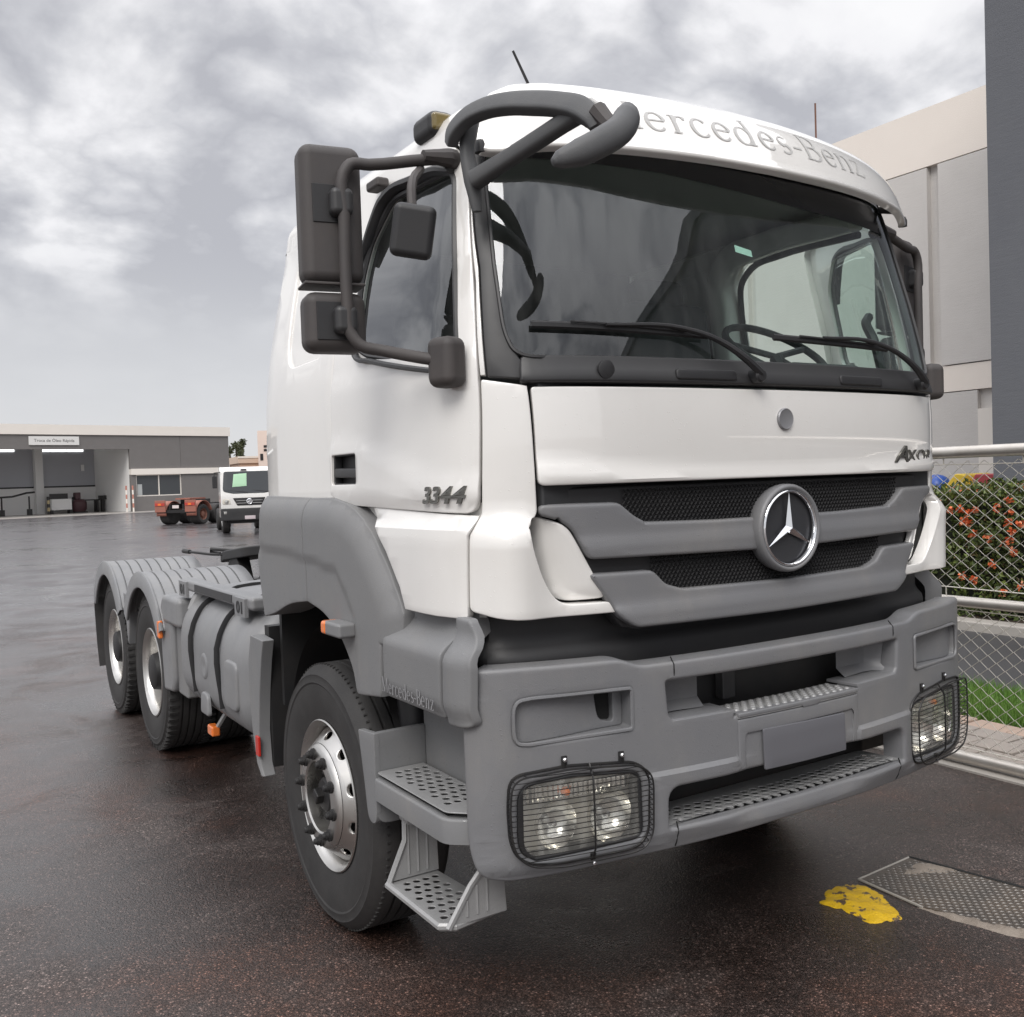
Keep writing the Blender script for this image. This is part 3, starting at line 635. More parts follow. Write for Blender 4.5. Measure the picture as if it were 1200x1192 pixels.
# the pockets at the corners
for s in (0, 1):
    sg = 1-2*s
    hole = rp([(.792, 1.076, .012), (.724, 1.078, .012), (.724, .980, .012), (.778, .988, .03)], 5); hole = [(p[0]*sg, p[1]) for p in hole]
    pn = patch('corner_pocket', pans[s], M['grey'], bumper, S=BUM, holes=[hole], wf=lambda u, z: -.022-.038*sstep(np.abs(u), 1.05, .72), depth=.03, edge=.004, grid=.02, gu=.04)
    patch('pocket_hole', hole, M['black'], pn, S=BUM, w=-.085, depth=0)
    bm = bmesh.new(); P = BUM(np.array([p[0] for p in pans[s]]), np.array([p[1] for p in pans[s]]), .001); tube(bm, P, .006, 6, closed=True); link('pocket_rim', bm, M['grey'], pn)
# number plate flap with tread on its top edge
flap_poly = rp(mir([(.262, .770), (.292, .770, .004), (.292, .952, .008)])[::1], 4)
flap_poly = rp([(.262, .772), (.292, .772, .004), (.292, .936, .006), (-.292, .936, .006), (-.292, .772, .004), (-.262, .772), (-.262, .886, .015), (.262, .886, .015)], 4)
flap = patch('plate_flap', flap_poly, M['grey'], bumper, S=BUM, w=.006, depth=.03, edge=.005, grid=.05)
patch('flap_lid', rp([(.292, .942, .004), (.292, .957, .004), (-.292, .957, .004), (-.292, .942, .004), (-.09, .942), (-.075, .934), (.0, .934), (.015, .942)], 3), M['grey'], flap, S=BUM, w=.008, depth=.03, edge=.004, grid=.05)
patch('plate_recess', rp([(.27, .772), (-.27, .772), (-.27, .893), (.27, .893)]), M['grey'], flap, S=BUM, w=-.010, depth=.02, edge=.002, grid=.06)
patch('number_plate', rp([(.192, .892, .006), (-.208, .884, .006), (-.212, .752, .006), (.188, .757, .006)], 3), M['plate'], T, S=BUM, w=.012, depth=.006, edge=.002, grid=.05)
bm = bmesh.new(); join(bm, patch_bm([(.292, -.006), (-.292, -.006), (-.292, .125), (.292, .125)], lambda a, b, w: BUM(a, .955+np.asarray(w), -np.asarray(b)), depth=.015, edge=.003, grid=.06))
top = link('flap_tread', bm, M['steel_step'], flap)
bm = bmesh.new()
for j in range(5):
    for i in range(15):
        u0 = -.27+.54*(i+.5+(.25 if j % 2 else -.25))/15; b0 = .008+.104*(j+.5)/5; c = BUM(np.array([u0]), np.array([.955]), -b0)[0]
        lathe(bm, [(.0115, -.001), (.010, .004), (.006, .0065), (.0001, .007)], c, 'z', 1, 8)
link('tread_studs', bm, M['steel_step'], top, 60, kind='stuff')
# headlamps behind wire guards
GO = [(1.094, .850), (1.070, .873), (.916, .883), (.700, .864), (.657, .838), (.643, .806), (.648, .650), (.672, .612), (.711, .600), (.949, .598), (1.043, .611), (1.081, .640), (1.097, .687), (1.100, .779)]
GOr = rp([(p[0], p[1], .025) for p in GO], 5)
def span(z):
    xs = []
    for (a, b), (c, d) in zip(GOr, GOr[1:]+GOr[:1]):
        if (b-z)*(d-z) < 0: xs.append(a+(c-a)*(z-b)/(d-b))
    return (min(xs), max(xs)) if len(xs) >= 2 else None
M['reflector'] = pmat('lamp_reflector', (.82, .81, .78), .16, 1.0, noise=(30, .5, (.6, .55, .45)))
M['lampback'] = pmat('lamp_housing', (.68, .66, .61), .3, .1, noise=(7, .5, (.52, .45, .35)))
for s in (0, 1):
    sg = 1-2*s; mm = lambda pts: [(p[0]*sg,)+tuple(p[1:]) for p in pts]
    hl = patch('headlight', lamps[s], M['lampback'], T, S=BUM, wf=lambda u, z: -.085+.03*sstep(z, .77, .80), depth=0, grid=.03)
    patch('lamp_surround', lamps[s], M['dark'], hl, S=BUM, holes=[rp(mm([(1.052, .836, .03), (.90, .845), (.675, .826, .02), (.672, .632, .02), (1.02, .622), (1.055, .648, .03)]), 4)], w=-.004, depth=.06, edge=.004, grid=.05)
    patch('lens_cover', rp(mm([(1.06, .845), (.668, .832), (.668, .628), (1.06, .618)])), M['lens'], hl, S=BUM, w=-.008, depth=0, grid=.06)
    patch('indicator_strip', rp(mm([(1.04, .822, .02), (.69, .812, .01), (.69, .775, .01), (1.04, .768, .01)]), 3), M['reflector'], hl, S=BUM, wf=lambda u, z: -.045+.006*np.abs(np.mod(u*60, 1)-.5)*2, depth=.02, edge=.002, grid=.012, gu=.0042)
    for u0, r in ((.765, .080), (.945, .072)):
        bm = bmesh.new(); c = BUM(np.array([u0*sg]), np.array([.704]), -.02)[0]
        lathe(bm, [(r, .0), (r*.98, -.004), (r*.86, -.028), (r*.6, -.05), (r*.25, -.06), (.0001, -.062)], c, 'y', -1, 28); rf = link('reflector', bm, M['reflector'], hl)
        bm = bmesh.new(); lathe(bm, [(.013, -.055), (.013, -.02), (.009, -.012), (.0001, -.010)], c, 'y', -1, 14); link('bulb', bm, M['chrome'], rf)
    bm = bmesh.new(); c = BUM(np.array([.905*sg]), np.array([.795]), -.018)[0]; lathe(bm, [(.012, -.03), (.012, -.008), (.008, -.002), (.0001, .0)], c, 'y', -1, 14); link('indicator_bulb', bm, M['amber'], hl)
    gd = bpy.data.objects.new('headlight_guard', None); COL.objects.link(gd); gd.parent = T
    for wv, k in ((.036, 1.0), (.004, 1.012)):
        bm = bmesh.new(); cxm, czm = .87, .74; P = BUM(np.array([(cxm+(p[0]-cxm)*k)*sg for p in GOr]), np.array([czm+(p[1]-czm)*k for p in GOr]), wv); tube(bm, P, 0.0030 if k == 1 else .0042, 6, closed=True); link('frame', bm, M['darkmetal'], gd)
    bm = bmesh.new(); P = BUM(np.full(8, .848*sg), np.linspace(.592, .886, 8), np.array([  .008, .038, .040, .040, .040, .040, .038, .012])); tube(bm, P, .0032, 5); link('upright', bm, M['darkmetal'], gd)
    for z in np.linspace(.612, .874, 18):
        sp = span(z)
        if not sp: continue
        us = np.concatenate([[sp[0]-.004], np.linspace(sp[0]+.004, sp[1]-.004, 9), [sp[1]+.004]]); wv = np.full(11, .037); wv[0] = wv[-1] = .006
        bm = bmesh.new(); tube(bm, BUM(us*sg, np.full(11, z), wv), .0015, 4); link('wire', bm, M['darkmetal'], gd)
    for u0, z0 in ((.925, .902), (.735, .890), (.84, .580)):
        bm = bmesh.new(); P = BUM(np.array([u0, u0])*sg, np.array([z0+.012, z0-.022 if z0 > .7 else z0+.03]), .004); tube(bm, P, .010, 8, flat=.5); lg = link('lug', bm, M['darkmetal'], gd)
        bm = bmesh.new(); c = BUM(np.array([u0*sg]), np.array([z0+.002]), .01)[0]; lathe(bm, [(.007, -.004), (.007, .003), (.004, .006), (.0001, .006)], c, 'y', -1, 10); link('bolt', bm, M['chrome'], lg)
# black band behind the bumper, under the cab
BAND = Skin([(0, .16), (.4, .165), (.8, .19), (.98, .225), (1.07, .28), (1.09, .36), (1.09, .8)], [0, 2], [0, 0])
patch('skirt_band', rp([(1.55, 1.10), (1.55, 1.36), (-1.55, 1.36), (-1.55, 1.10)]), M['dark'], T, S=BAND, wf=lambda u, z: -.03*sstep(z, 1.19, 1.24)+.02*sstep(z, 1.31, 1.36), depth=0, grid=.02, gu=.06)
bm = bmesh.new(); box(bm, -.95, .95, .30, .5, 1.05, 1.12); link('bumper_carrier', bm, M['chassis'], T, smooth=False)

# ---- wheel covers, lettered side box, steps (both sides of the truck)
def poly_dist(line):
    L = np.array(line, float)
    def f(a, b):
        P = np.stack([np.asarray(a, float), np.asarray(b, float)], -1); best = np.full(P.shape[0], 9.)
        for p, q in zip(L[:-1], L[1:]):
            d = q-p; t = np.clip(((P-p)@d)/(d@d), 0, 1); best = np.minimum(best, np.linalg.norm(P-(p+t[:, None]*d), axis=1))
        return best
    return f
FTOP = [(2.06, 1.50), (2.03, 1.66), (1.98, 1.70), (1.26, 1.690), (1.18, 1.688), (1.005, 1.660), (.872, 1.597), (.771, 1.512), (.667, 1.403), (.608, 1.310), (.615, 1.20)]
fd = poly_dist(FTOP); fa = poly_dist([(1.98, 1.165), (1.82, 1.196), (1.63, 1.256), (1.44, 1.279), (1.24, 1.253), (1.076, 1.175), (.979, 1.074), (.965, .995)])
def fwf(y, z):
    d = fd(y, z); R_ = .105
    crease = np.interp(y, [.9, 1.0, 1.1, 1.4, 2.1], [1.22, 1.34, 1.425, 1.455, 1.485])
    return -.062*(1-np.sqrt(np.clip(1-(1-np.clip(d/R_, 0, 1))**2, 0, 1)))-.010*sstep(z, crease+.006, crease-.008)*sstep(y, .90, .96)
for sg in (1, -1):
    SD = (lambda k: (lambda a, b, w=0: side(-1.215)(a, b, w)*np.array([k, 1, 1])))(sg)
    ytop = lambda y: float(np.interp(y, [p[0] for p in FTOP[:9][::-1]], [p[1] for p in FTOP[:9][::-1]]))
    front = rp([(1.425, 1.2795), (1.425, 1.690), (1.26, 1.690), (1.18, 1.688), (1.005, 1.660, .04), (.872, 1.597, .05), (.771, 1.512, .06), (.667, 1.403, .06), (.608, 1.310), (.62, 1.20), (.715, 1.20), (.727, 1.020), (.955, .992, .03), (.979, 1.074, .05), (1.076, 1.175, .06), (1.24, 1.253, .08)], 5)
    rear = rp([(1.431, 1.2795), (1.63, 1.256, .1), (1.82, 1.196, .05), (1.975, 1.165, .02), (2.025, 1.35), (2.06, 1.50), (2.03, 1.66, .06), (1.98, 1.70), (1.431, 1.690)], 5)
    cover = patch('wheel_cover', front, M['grey2'], T, S=SD, wf=fwf, edge=.008, depth=.16, grid=.02, ang=50)
    patch('cover_rear_section', rear, M['grey2'], cover, S=SD, wf=fwf, edge=.005, depth=.16, grid=.02, ang=50)
    # marker lamp on the wheel cover
    bm = bmesh.new(); cbox(bm, (-1.235*sg, 1.015, 1.222), (.07, .15, .052)); lm = link('side_lamp', bm, M['grey2'], cover, bevel=.012, seg=3)
    bm = bmesh.new(); cbox(bm, (-1.240*sg, 1.088, 1.222), (.066, .05, .049)); link('lamp_lens', bm, M['amber'], lm, bevel=.012, seg=3)
    # lettered box ahead of the wheel
    bx = rp([(.712, 1.028, .02), (.732, 1.215, .03), (.66, 1.345), (.292, 1.345), (.285, 1.20), (.292, 1.028, .015)], 5)
    def bxw(y, z): return -.015+.02*sstep(z, 1.03, 1.08)-.085*sstep(z, 1.215, 1.30)-.03*sstep(y, .69, .735)
    bxp = patch('side_box', bx, M['grey2'], T, S=SD, wf=bxw, edge=.008, depth=.12, grid=.018, gu=.04, ang=50)
    bf = rp([(.278, 1.015, .02), (.272, 1.20), (.280, 1.335), (.20, 1.332), (.165, 1.25), (.158, 1.195), (.165, 1.02, .03)], 5)
    def bfw(y, z): return -.012+.016*sstep(z, 1.03, 1.08)-.055*sstep(z, 1.205, 1.29)-.03*sstep(y, .215, .16)
    if sg > 0: patch('box_corner', bf, M['grey2'], T, S=SD, wf=bfw, edge=.010, depth=.03, grid=.018, gu=.03, ang=50)
    if sg > 0:
        lt = serif_word('Mercedes-Benz', (lambda a, b, w: SD(a, b, w)), .690, .318, 1.052, .048, -.004+.0125)
        link('box_lettering', lt, M['emboss'], bxp, smooth=False)
    # step well
    X = lambda x: x*sg
    W_ = lambda a, b, w: np.stack([np.asarray(a, float)*sg, .79-np.asarray(w, float), np.asarray(b, float)], -1)
    well = patch('step_well', rp([(-1.2155, .57, .05), (-1.2155, .886, .005), (-1.02, .888), (-1.02, .63), (-1.09, .57, .04)], 5), M['grey2'], T, S=W_, edge=.004, depth=.02, grid=.05)
    patch('well_outer_side', rp([(.789, .568, .05), (.789, .886, .005), (.925, .876, .01), (.885, .70), (.86, .568, .04)], 5), M['grey2'], well, S=SD, w=.0035, edge=.003, depth=.02, grid=.05)
    bm = bmesh.new(); box(bm, *sorted((X(-1.02), X(-.99))), .20, .80, .60, 1.06); box(bm, *sorted((X(-1.05), X(-1.0))), .40, .79, .60, .66); link('well_back', bm, M['grey2'], well, smooth=False)
    bm = bmesh.new(); lathe(bm, [(.008, -.022), (.008, -.030), (.0001, -.032)], (X(-1.0), .30, .90), 'x', -sg, 10); link('well_bolt', bm, M['steel_step'], well)
    TR = (lambda z0: (lambda a, b, w: np.stack([np.asarray(a, float)*sg, np.asarray(b, float), z0+np.asarray(w, float)], -1)))
    hs = holes_grid(-1.18, -1.045, .33, .755, 4, 10, .0125, .0130, .6)
    hs = [[(p[0], p[1]) for p in h] for h in hs]
    st1 = patch('upper_step', rp([(-1.215, .785, .02), (-1.035, .785), (-1.035, .20), (-1.13, .20), (-1.215, .285, .02)], 4), M['steel_step'], T, S=TR(.755), holes=hs, edge=.0008, depth=.003, grid=0, steps=1)
    patch('step_rim', rp([(-1.225, .79, .02), (-1.0, .79), (-1.0, .20), (-1.13, .20), (-1.225, .28, .03)], 4), M['grey2'], st1, S=TR(.742), w=-.006, edge=.008, depth=.075, grid=.05)
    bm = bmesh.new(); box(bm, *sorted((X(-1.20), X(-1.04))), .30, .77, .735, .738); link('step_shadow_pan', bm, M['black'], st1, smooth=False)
    # swinging lower step: a cast tray hung from two ribbed brackets
    if sg < 0:
        bm = bmesh.new(); box(bm, .62, .99, .40, .82, .55, 1.0); link('step_backing', bm, M['chassis'], T, smooth=False); continue   # the far step is folded away
    hs = holes_grid(-1.20, -1.06, .345, .68, 4, 8, .0125, .0130, .6)
    st2 = patch('lower_step', rp([(-1.222, .695, .02), (-1.04, .715, .02), (-1.015, .335, .02), (-1.195, .305, .02), (-1.222, .33, .01)], 4), M['steel_step'], T, S=TR(.402), holes=hs, edge=.0008, depth=.003, grid=0, steps=1)
    bm = bmesh.new(); tube(bm, [(X(-1.225), .70, .397), (X(-1.225), .325, .397), (X(-1.19), .300, .397), (X(-1.01), .330, .397)], .013, 8, flat=1.0); link('tray_rim', bm, M['steel_step'], st2)
    for y0, prof in ((.705, [(-1.222, .405), (-1.16, .535), (-1.158, .605), (-1.145, .632), (-1.115, .625), (-1.04, .60), (-1.035, .405)]), (.305, [(-1.215, .398), (-1.135, .51), (-1.10, .545), (-1.02, .60), (-1.008, .40)])):
        bm = bmesh.new(); y1 = y0-.012
        prism(bm, prof, lambda a, b: (a*sg, y0, b), lambda a, b: (a*sg, y1, b)); br = link('step_bracket', bm, M['steel_step'], st2, bevel=.004)
        bm = bmesh.new(); tube(bm, [(p[0]*sg, y0-.010, p[1]) for p in prof[:4]], .010, 6); link('bracket_edge', bm, M['steel_step'], br)
        for fx in (-1.15, -1.115, -1.08):
            bm = bmesh.new(); top_z = np.interp(fx, [p[0] for p in prof[:5]], [p[1] for p in prof[:5]])-.02; tube(bm, [(fx*sg, y1-.001, .42), (fx*sg, y1-.001, top_z)], .004, 5); link('rib', bm, M['steel_step'], br)
    bm = bmesh.new(); lathe(bm, [(.0001, .0), (.020, .0), (.022, .012), (.022, .06), (.0001, .06)], (X(-1.145), .66, .612), 'y', 1, 16); hb = link('hinge_boss', bm, M['steel_step'], st2)
    bm = bmesh.new(); lathe(bm, [(.011, 0), (.011, .012), (.0001, .012)], (X(-1.145), .66, .612), 'y', -1, 6); link('hinge_bolt', bm, M['chrome'], hb)
    bm = bmesh.new(); box(bm, *sorted((X(-.99), X(-.62))), .40, .82, .55, 1.0); link('step_backing', bm, M['chassis'], T, smooth=False)

# ---- wheels
def ring_holes_patch(bm_list, r0, a0, r1, a1, c, sg, n, hr, mat_i=0):
    """cone between (r0, a0) and (r1, a1) round the x axis with n round holes through it."""
    rm = (r0+r1)/2; L = 2*math.pi*rm; H = math.hypot(r1-r0, a1-a0); holes = []
    for k in range(n):
        cx0 = L*(k+.5)/n; holes.append([(cx0+hr*math.cos(q), H/2+hr*.86*math.sin(q)) for q in (2*math.pi*j/14 for j in range(14))])
    def Sm(a, b, w):
        a = np.asarray(a, float)/L*2*math.pi; t = np.asarray(b, float)/H; r = r0+(r1-r0)*t; ax = a0+(a1-a0)*t
        nx, nr = (r0-r1)/H, (a1-a0)/H
        ww = np.asarray(w, float); r = r-ww*nr*-1*0+ww*nr*0+0*ww; ax = ax+ww*1.0
        return np.stack([c[0]+ax*sg, c[1]+r*np.cos(a), c[2]+r*np.sin(a)], -1)
    return patch_bm([(0, 0), (L, 0), (L, H), (0, H)], Sm, holes=holes, depth=.012, edge=.004, grid=0, gu=L/40)
def tyre_bm(c, sg, lugs=False, Ro=.520, wd=.29):
    """c = wheel centre on the outer sidewall plane; sg = -1 grows outwards to -x."""
    bm = bmesh.new(); h = wd
    prof = [(.292, -.020), (.300, -.006), (.335, .006), (.40, .016), (.440, .014), (.447, .018), (.470, .012), (.478, .014), (.498, -.004), (.512, -.020), (Ro, -.036)]
    for gx in np.linspace(-.036, -h+.036, 6)[1:-1]: prof += [(Ro, gx+.007), (Ro-.013, gx+.005), (Ro-.013, gx-.005), (Ro, gx-.007)]
    prof += [(Ro, -h+.036), (.512, -h+.02), (.498, -h+.004), (.40, -h-.016), (.30, -h+.01), (.292, -h+.02)]
    lathe(bm, prof, c, 'x', sg, 96)
    if lugs:
        for k in range(64):
            q = 2*math.pi*k/64
            for a in (-.012, -h+.012):
                R = Matrix.Translation(c) @ Matrix.Rotation(q, 4, 'X'); vs = box(bm, -.028, .028, -.009, .009, Ro-.035, Ro+.004)
                bmesh.ops.transform(bm, matrix=R @ Matrix.Translation((a*sg-.012*sg*(1 if a > -.1 else -1), 0, 0)), verts=vs)
    else:
        for k in range(110):
            q = 2*math.pi*k/110; R = Matrix.Translation(c) @ Matrix.Rotation(q, 4, 'X'); vs = box(bm, -.006, .006, -.0035, .0035, Ro-.02, Ro+.0005)
            bmesh.ops.transform(bm, matrix=R @ Matrix.Translation((-.028*sg, 0, 0)), verts=vs)
    return bm
def front_wheel(x, y, sg):
    c = (x, y, .508)
    w = bpy.data.objects.new('front_wheel', None); COL.objects.link(w); w.parent = T
    link('tyre', tyre_bm((x+.0*sg, y, .508), sg), M['rubber'], w, 30)
    bm = bmesh.new()
    lathe(bm, [(.290, -.02), (.2985, -.008), (.2985, .0), (.294, .004), (.286, -.004), (.272, -.018), (.266, -.045), (.262, -.06), (.255, -.07), (.258, -.05), (.262, -.045)], c, 'x', sg, 72)
    lathe(bm, [(.207, .018), (.200, .028), (.190, .036), (.175, .040), (.142, .040), (.136, .034), (.134, 0), (.134, -.10)], c, 'x', sg, 72)
    join(bm, ring_holes_patch(None, .262, -.045, .207, .018, c, sg, 10, .0235))
    rim = link('rim', bm, M['alu'], w, 40)
    bm = bmesh.new(); lathe(bm, [(.26, -.12), (.0001, -.12)], c, 'x', sg, 32); link('brake_drum', bm, M['darkmetal'], w)
    bm = bmesh.new(); lathe(bm, [(.130, -.12), (.128, -.03), (.105, -.02), (.100, -.028), (.075, -.03), (.070, .005), (.060, .014), (.0001, .016)], c, 'x', sg, 32); hub = link('hub', bm, M['chassis'], w)
    for k in range(8):
        q = 2*math.pi*k/8+.2; bm = bmesh.new(); lathe(bm, [(.012, -.02), (.012, -.006), (.0001, -.004)], (x, y+.094*math.cos(q), .508+.094*math.sin(q)), 'x', sg, 6); link('hub_bolt', bm, M['darkmetal'], hub)
    bm = bmesh.new(); cbox(bm, (x+.02*sg, y+.02, .505), (.05, .05, .045), rx=.5); link('hub_cap', bm, M['darkmetal'], hub, bevel=.006)
    for k in range(10):
        q = 2*math.pi*(k+.25)/10; cc = (x, y+.1675*math.cos(q), .508+.1675*math.sin(q))
        bm = bmesh.new(); lathe(bm, [(.0235, .036), (.0235, .046), (.017, .048), (.017, .059), (.013, .060), (.012, .068), (.009, .071), (.0001, .072)], cc, 'x', sg, 12); link('wheel_nut', bm, M['chassis'], w)
    return w
YF_, YR1, YR2 = 1.393, 4.577, 5.913
fwl = front_wheel(-1.166, YF_, -1); front_wheel(1.166, YF_, 1)
def rear_wheel(x, y, sg):
    c = (x, y, .520); w = bpy.data.objects.new('rear_wheel', None); COL.objects.link(w); w.parent = T
    link('tyre', tyre_bm(c, sg, True), M['rubber'], w, 30)
    link('tyre', tyre_bm((x-.335*sg, y, .520), sg, True), M['rubber'], w, 30)
    bm = bmesh.new()
    lathe(bm, [(.288, -.02), (.2985, -.008), (.2985, .0), (.292, .004), (.284, -.006), (.270, -.02), (.265, -.05), (.262, -.10), (.254, -.135), (.235, -.148), (.205, -.145), (.185, -.138), (.135, -.138)], c, 'x', sg, 64)
    link('rim', bm, M['alu'], w, 40)
    bm = bmesh.new(); lathe(bm, [(.16, -.14), (.14, -.10), (.125, -.04), (.118, -.005), (.105, .004), (.0001, .006)], c, 'x', sg, 28); link('hub', bm, M['chassis'], w)
    for k in range(10):
        q = 2*math.pi*k/10; cc = (x, y+.1675*math.cos(q), .52+.1675*math.sin(q)); bm = bmesh.new(); lathe(bm, [(.021, -.14), (.018, -.10), (.0001, -.098)], cc, 'x', sg, 8); link('wheel_nut', bm, M['chassis'], w)
    return w
for y in (YR1, YR2):
    rear_wheel(-1.173, y, -1); rear_wheel(1.173, y, 1)
# wheel arch lining and the plate behind the front wheel
for sg in (1, -1):
    bm = bmesh.new(); lathe(bm, [(.585, -.02), (.585, .55), (.0001, .55)], (-1.08*sg, YF_, .60), 'x', sg, 30, a0=0, a1=math.pi); link('arch_lining', bm, M['chassis'], T)
    bm = bmesh.new(); x = lambda v: v*sg
    pts = [(2.17, 1.06), (2.215, .95), (2.225, .80), (2.20, .62), (2.15, .47), (2.09, .42)]
    inn = [(2.02, 1.05), (2.06, .95), (2.10, .80), (2.13, .62), (2.115, .47), (2.075, .42)]
    P = lambda xx, q: [(xx*sg, a, b) for a, b in q]
    rows = [P(-1.215, pts), P(-1.205, inn), P(-1.15, inn), P(-1.15, pts)]
    vs = [[bm.verts.new(p) for p in r] for r in rows]
    for r in range(4):
        for k in range(5): bm.faces.new((vs[r][k], vs[(r+1) % 4][k], vs[(r+1) % 4][k+1], vs[r][k+1]))
    bm.faces.new([v[0] for v in vs]); bm.faces.new([v[-1] for v in vs][::-1]); bmesh.ops.recalc_face_normals(bm, faces=bm.faces[:])
    fl = link('splash_plate', bm, M['grey2'], T, 40, bevel=.005)
    bm = bmesh.new(); box(bm, *sorted((-1.149*sg, -.60*sg)), 2.10, 2.16, .45, 1.10); link('inner_flap', bm, M['chassis'], fl, smooth=False)
    bm = bmesh.new(); cbox(bm, (-1.214*sg, 2.12, .555), (.012, .045, .09)); link('side_reflector', bm, M['red'], fl, bevel=.003)
    bm = bmesh.new(); box(bm, *sorted((-.62*sg, -1.12*sg)), 2.0, 2.03, .75, 1.5); link('arch_back', bm, M['chassis'], T, smooth=False)
    bm = bmesh.new(); tube(bm, [(-1.02*sg, .86, .62), (-1.02*sg, .90, 1.1), (-1.02*sg, .92, 1.3)], .055, 12); link('air_pipe', bm, M['trim'], T)

# ---- chassis: rails, axles, engine, fifth wheel
for s in (1, -1):
    bm = bmesh.new(); box(bm, s*.38-.04, s*.38+.04, .30, 6.75, .68, .95); link('chassis_rail', bm, M['chassis'], T, bevel=.01)
for y, z in ((YF_, .50), (YR1, .52), (YR2, .52)):
    bm = bmesh.new(); tube(bm, [(-1.0, y, z), (-.45, y, z-.03), (.45, y, z-.03), (1.0, y, z)], [.07, .08, .08, .07], 10)
    if y > 2: lathe(bm, [(.0001, -.25), (.14, -.22), (.22, -.1), (.24, 0), (.22, .1), (.14, .2), (.0001, .22)], (0, y, z), 'y', 1, 20)
    link('axle', bm, M['chassis'], T)
bm = bmesh.new(); box(bm, -.42, .42, .5, 1.9, .62, 1.5); link('engine', bm, M['chassis'], T, bevel=.03)
bm = bmesh.new(); box(bm, -1.0, 1.0, .45, 1.98, 1.52, 1.60); link('cab_floor', bm, M['chassis'], T, smooth=False)
bm = bmesh.new(); box(bm, -.55, .55, 6.62, 6.75, .62, .90); link('rear_crossmember', bm, M['chassis'], T, bevel=.01)
bm = bmesh.new(); tube(bm, [(-.62, 2.1, 1.0), (-.62, 2.3, 1.02), (-.62, 3.4, 1.04)], .05, 10); link('air_line', bm, M['dark'], T)
prof = []
fwb = thing  # (the coupling is bolted on: a part of the truck)
bm = bmesh.new()
shape = rp([(-.47, 4.75, .1), (-.30, 4.52, .1), (.30, 4.52, .1), (.47, 4.75, .1), (.47, 5.30, .08), (.34, 5.85, .05), (.12, 5.90, .03), (.06, 5.25, .03), (-.06, 5.25, .03), (-.12, 5.90, .03), (-.34, 5.85, .05), (-.47, 5.30, .08)], 5)
prism(bm, shape, lambda a, b: (a, b, 1.225-(b-4.9)*.10), lambda a, b: (a, b, 1.30-(b-4.9)*.10)); fw5 = link('fifth_wheel', bm, M['chassis'], T, bevel=.012)
for s in (1, -1):
    bm = bmesh.new(); prism(bm, [(4.85, .95), (5.35, .95), (5.20, 1.22), (5.0, 1.22)], lambda a, b: (s*.40-.05, a, b), lambda a, b: (s*.40+.05, a, b)); link('pedestal', bm, M['chassis'], fw5, bevel=.008)
    bm = bmesh.new(); box(bm, s*.47-.06, s*.47+.06, 4.62, 5.62, .93, .965); link('mounting_plate', bm, M['chassis'], fw5, smooth=False)
bm = bmesh.new(); tube(bm, [(-.30, 5.2, 1.22), (-.50, 5.55, 1.225), (-.50, 6.2, 1.215)], .011, 6); tube(bm, [(-.50, 6.2, 1.215), (-.50, 6.42, 1.212)], .019, 8); link('release_handle', bm, M['chassis'], fw5)
bm = bmesh.new(); tube(bm, [(-.32, 5.25, 1.25), (-.45, 5.45, 1.262), (-.47, 5.62, 1.262), (-.47, 5.64, 1.235), (-.42, 5.55, 1.225)], .014, 6); link('release_hook', bm, M['chassis'], fw5)
bm = bmesh.new()
for k in range(7): tube(bm, [(-.55+.05*k, 4.25+.12*k, 1.0), (-.5+.05*k, 4.3+.1*k, 1.10+.02*(k % 3)), (-.45+.03*k, 4.5+.1*k, 1.02)], .018, 6, curve=4)
link('hoses', bm, M['chassis'], T, kind='stuff')

# ---- rear mudguards with ribbed tops
def mudguard(y, sg):
    c = (-1.215*sg, y, .560); R0 = .640; L = .66; k = 44
    g = None
    th0, th1 = math.radians(28), math.radians(152)
    bm = bmesh.new(); xs = []
    x = 0
    xs.append((0, -.035)); xs.append((.004, -.006)); xs.append((.018, 0))
    for i in range(8):
        a = .055+.072*i; xs += [(a, 0), (a+.003, -.012), (a+.009, -.012), (a+.012, 0)]
    xs.append((L, 0))
    # flat-topped arch: the radius grows a little towards the shoulders
    rows = []
    for xx, dr in xs:
        row = []
        for j in range(k+1):
            q = th0+(th1-th0)*j/k; r = R0+dr+.035*(abs(math.cos(q))**3); row.append(bm.verts.new((c[0]+xx*sg, c[1]+r*math.cos(q), c[2]+r*math.sin(q))))
        rows.append(row)
    for A, B in zip(rows[:-1], rows[1:]):
        for j in range(k): bm.faces.new((A[j], A[j+1], B[j+1], B[j]))
    mg = link('mudguard', bm, M['cover'], T, 28)
    sm = mg.modifiers.new('thickness', 'SOLIDIFY'); sm.thickness = .006
    # the broad rolled lip on the wheel side
    bm = bmesh.new(); rows = []
    for dr, dx in ((0.004, .0), (.006, -.012), (-.004, -.020), (-.10, -.022), (-.105, -.016), (-.10, .0)):
        rows.append([bm.verts.new((c[0]+dx*sg, c[1]+(R0+dr+.035*(abs(math.cos(q))**3))*math.cos(q), c[2]+(R0+dr+.035*(abs(math.cos(q))**3))*math.sin(q))) for q in (th0+(th1-th0)*j/k for j in range(k+1))])
    for A, B in zip(rows, rows[1:]+rows[:1]):
        for j in range(k): bm.faces.new((A[j], A[j+1], B[j+1], B[j]))
    link('lip', bm, M['cover'], mg, 50)
    return mg
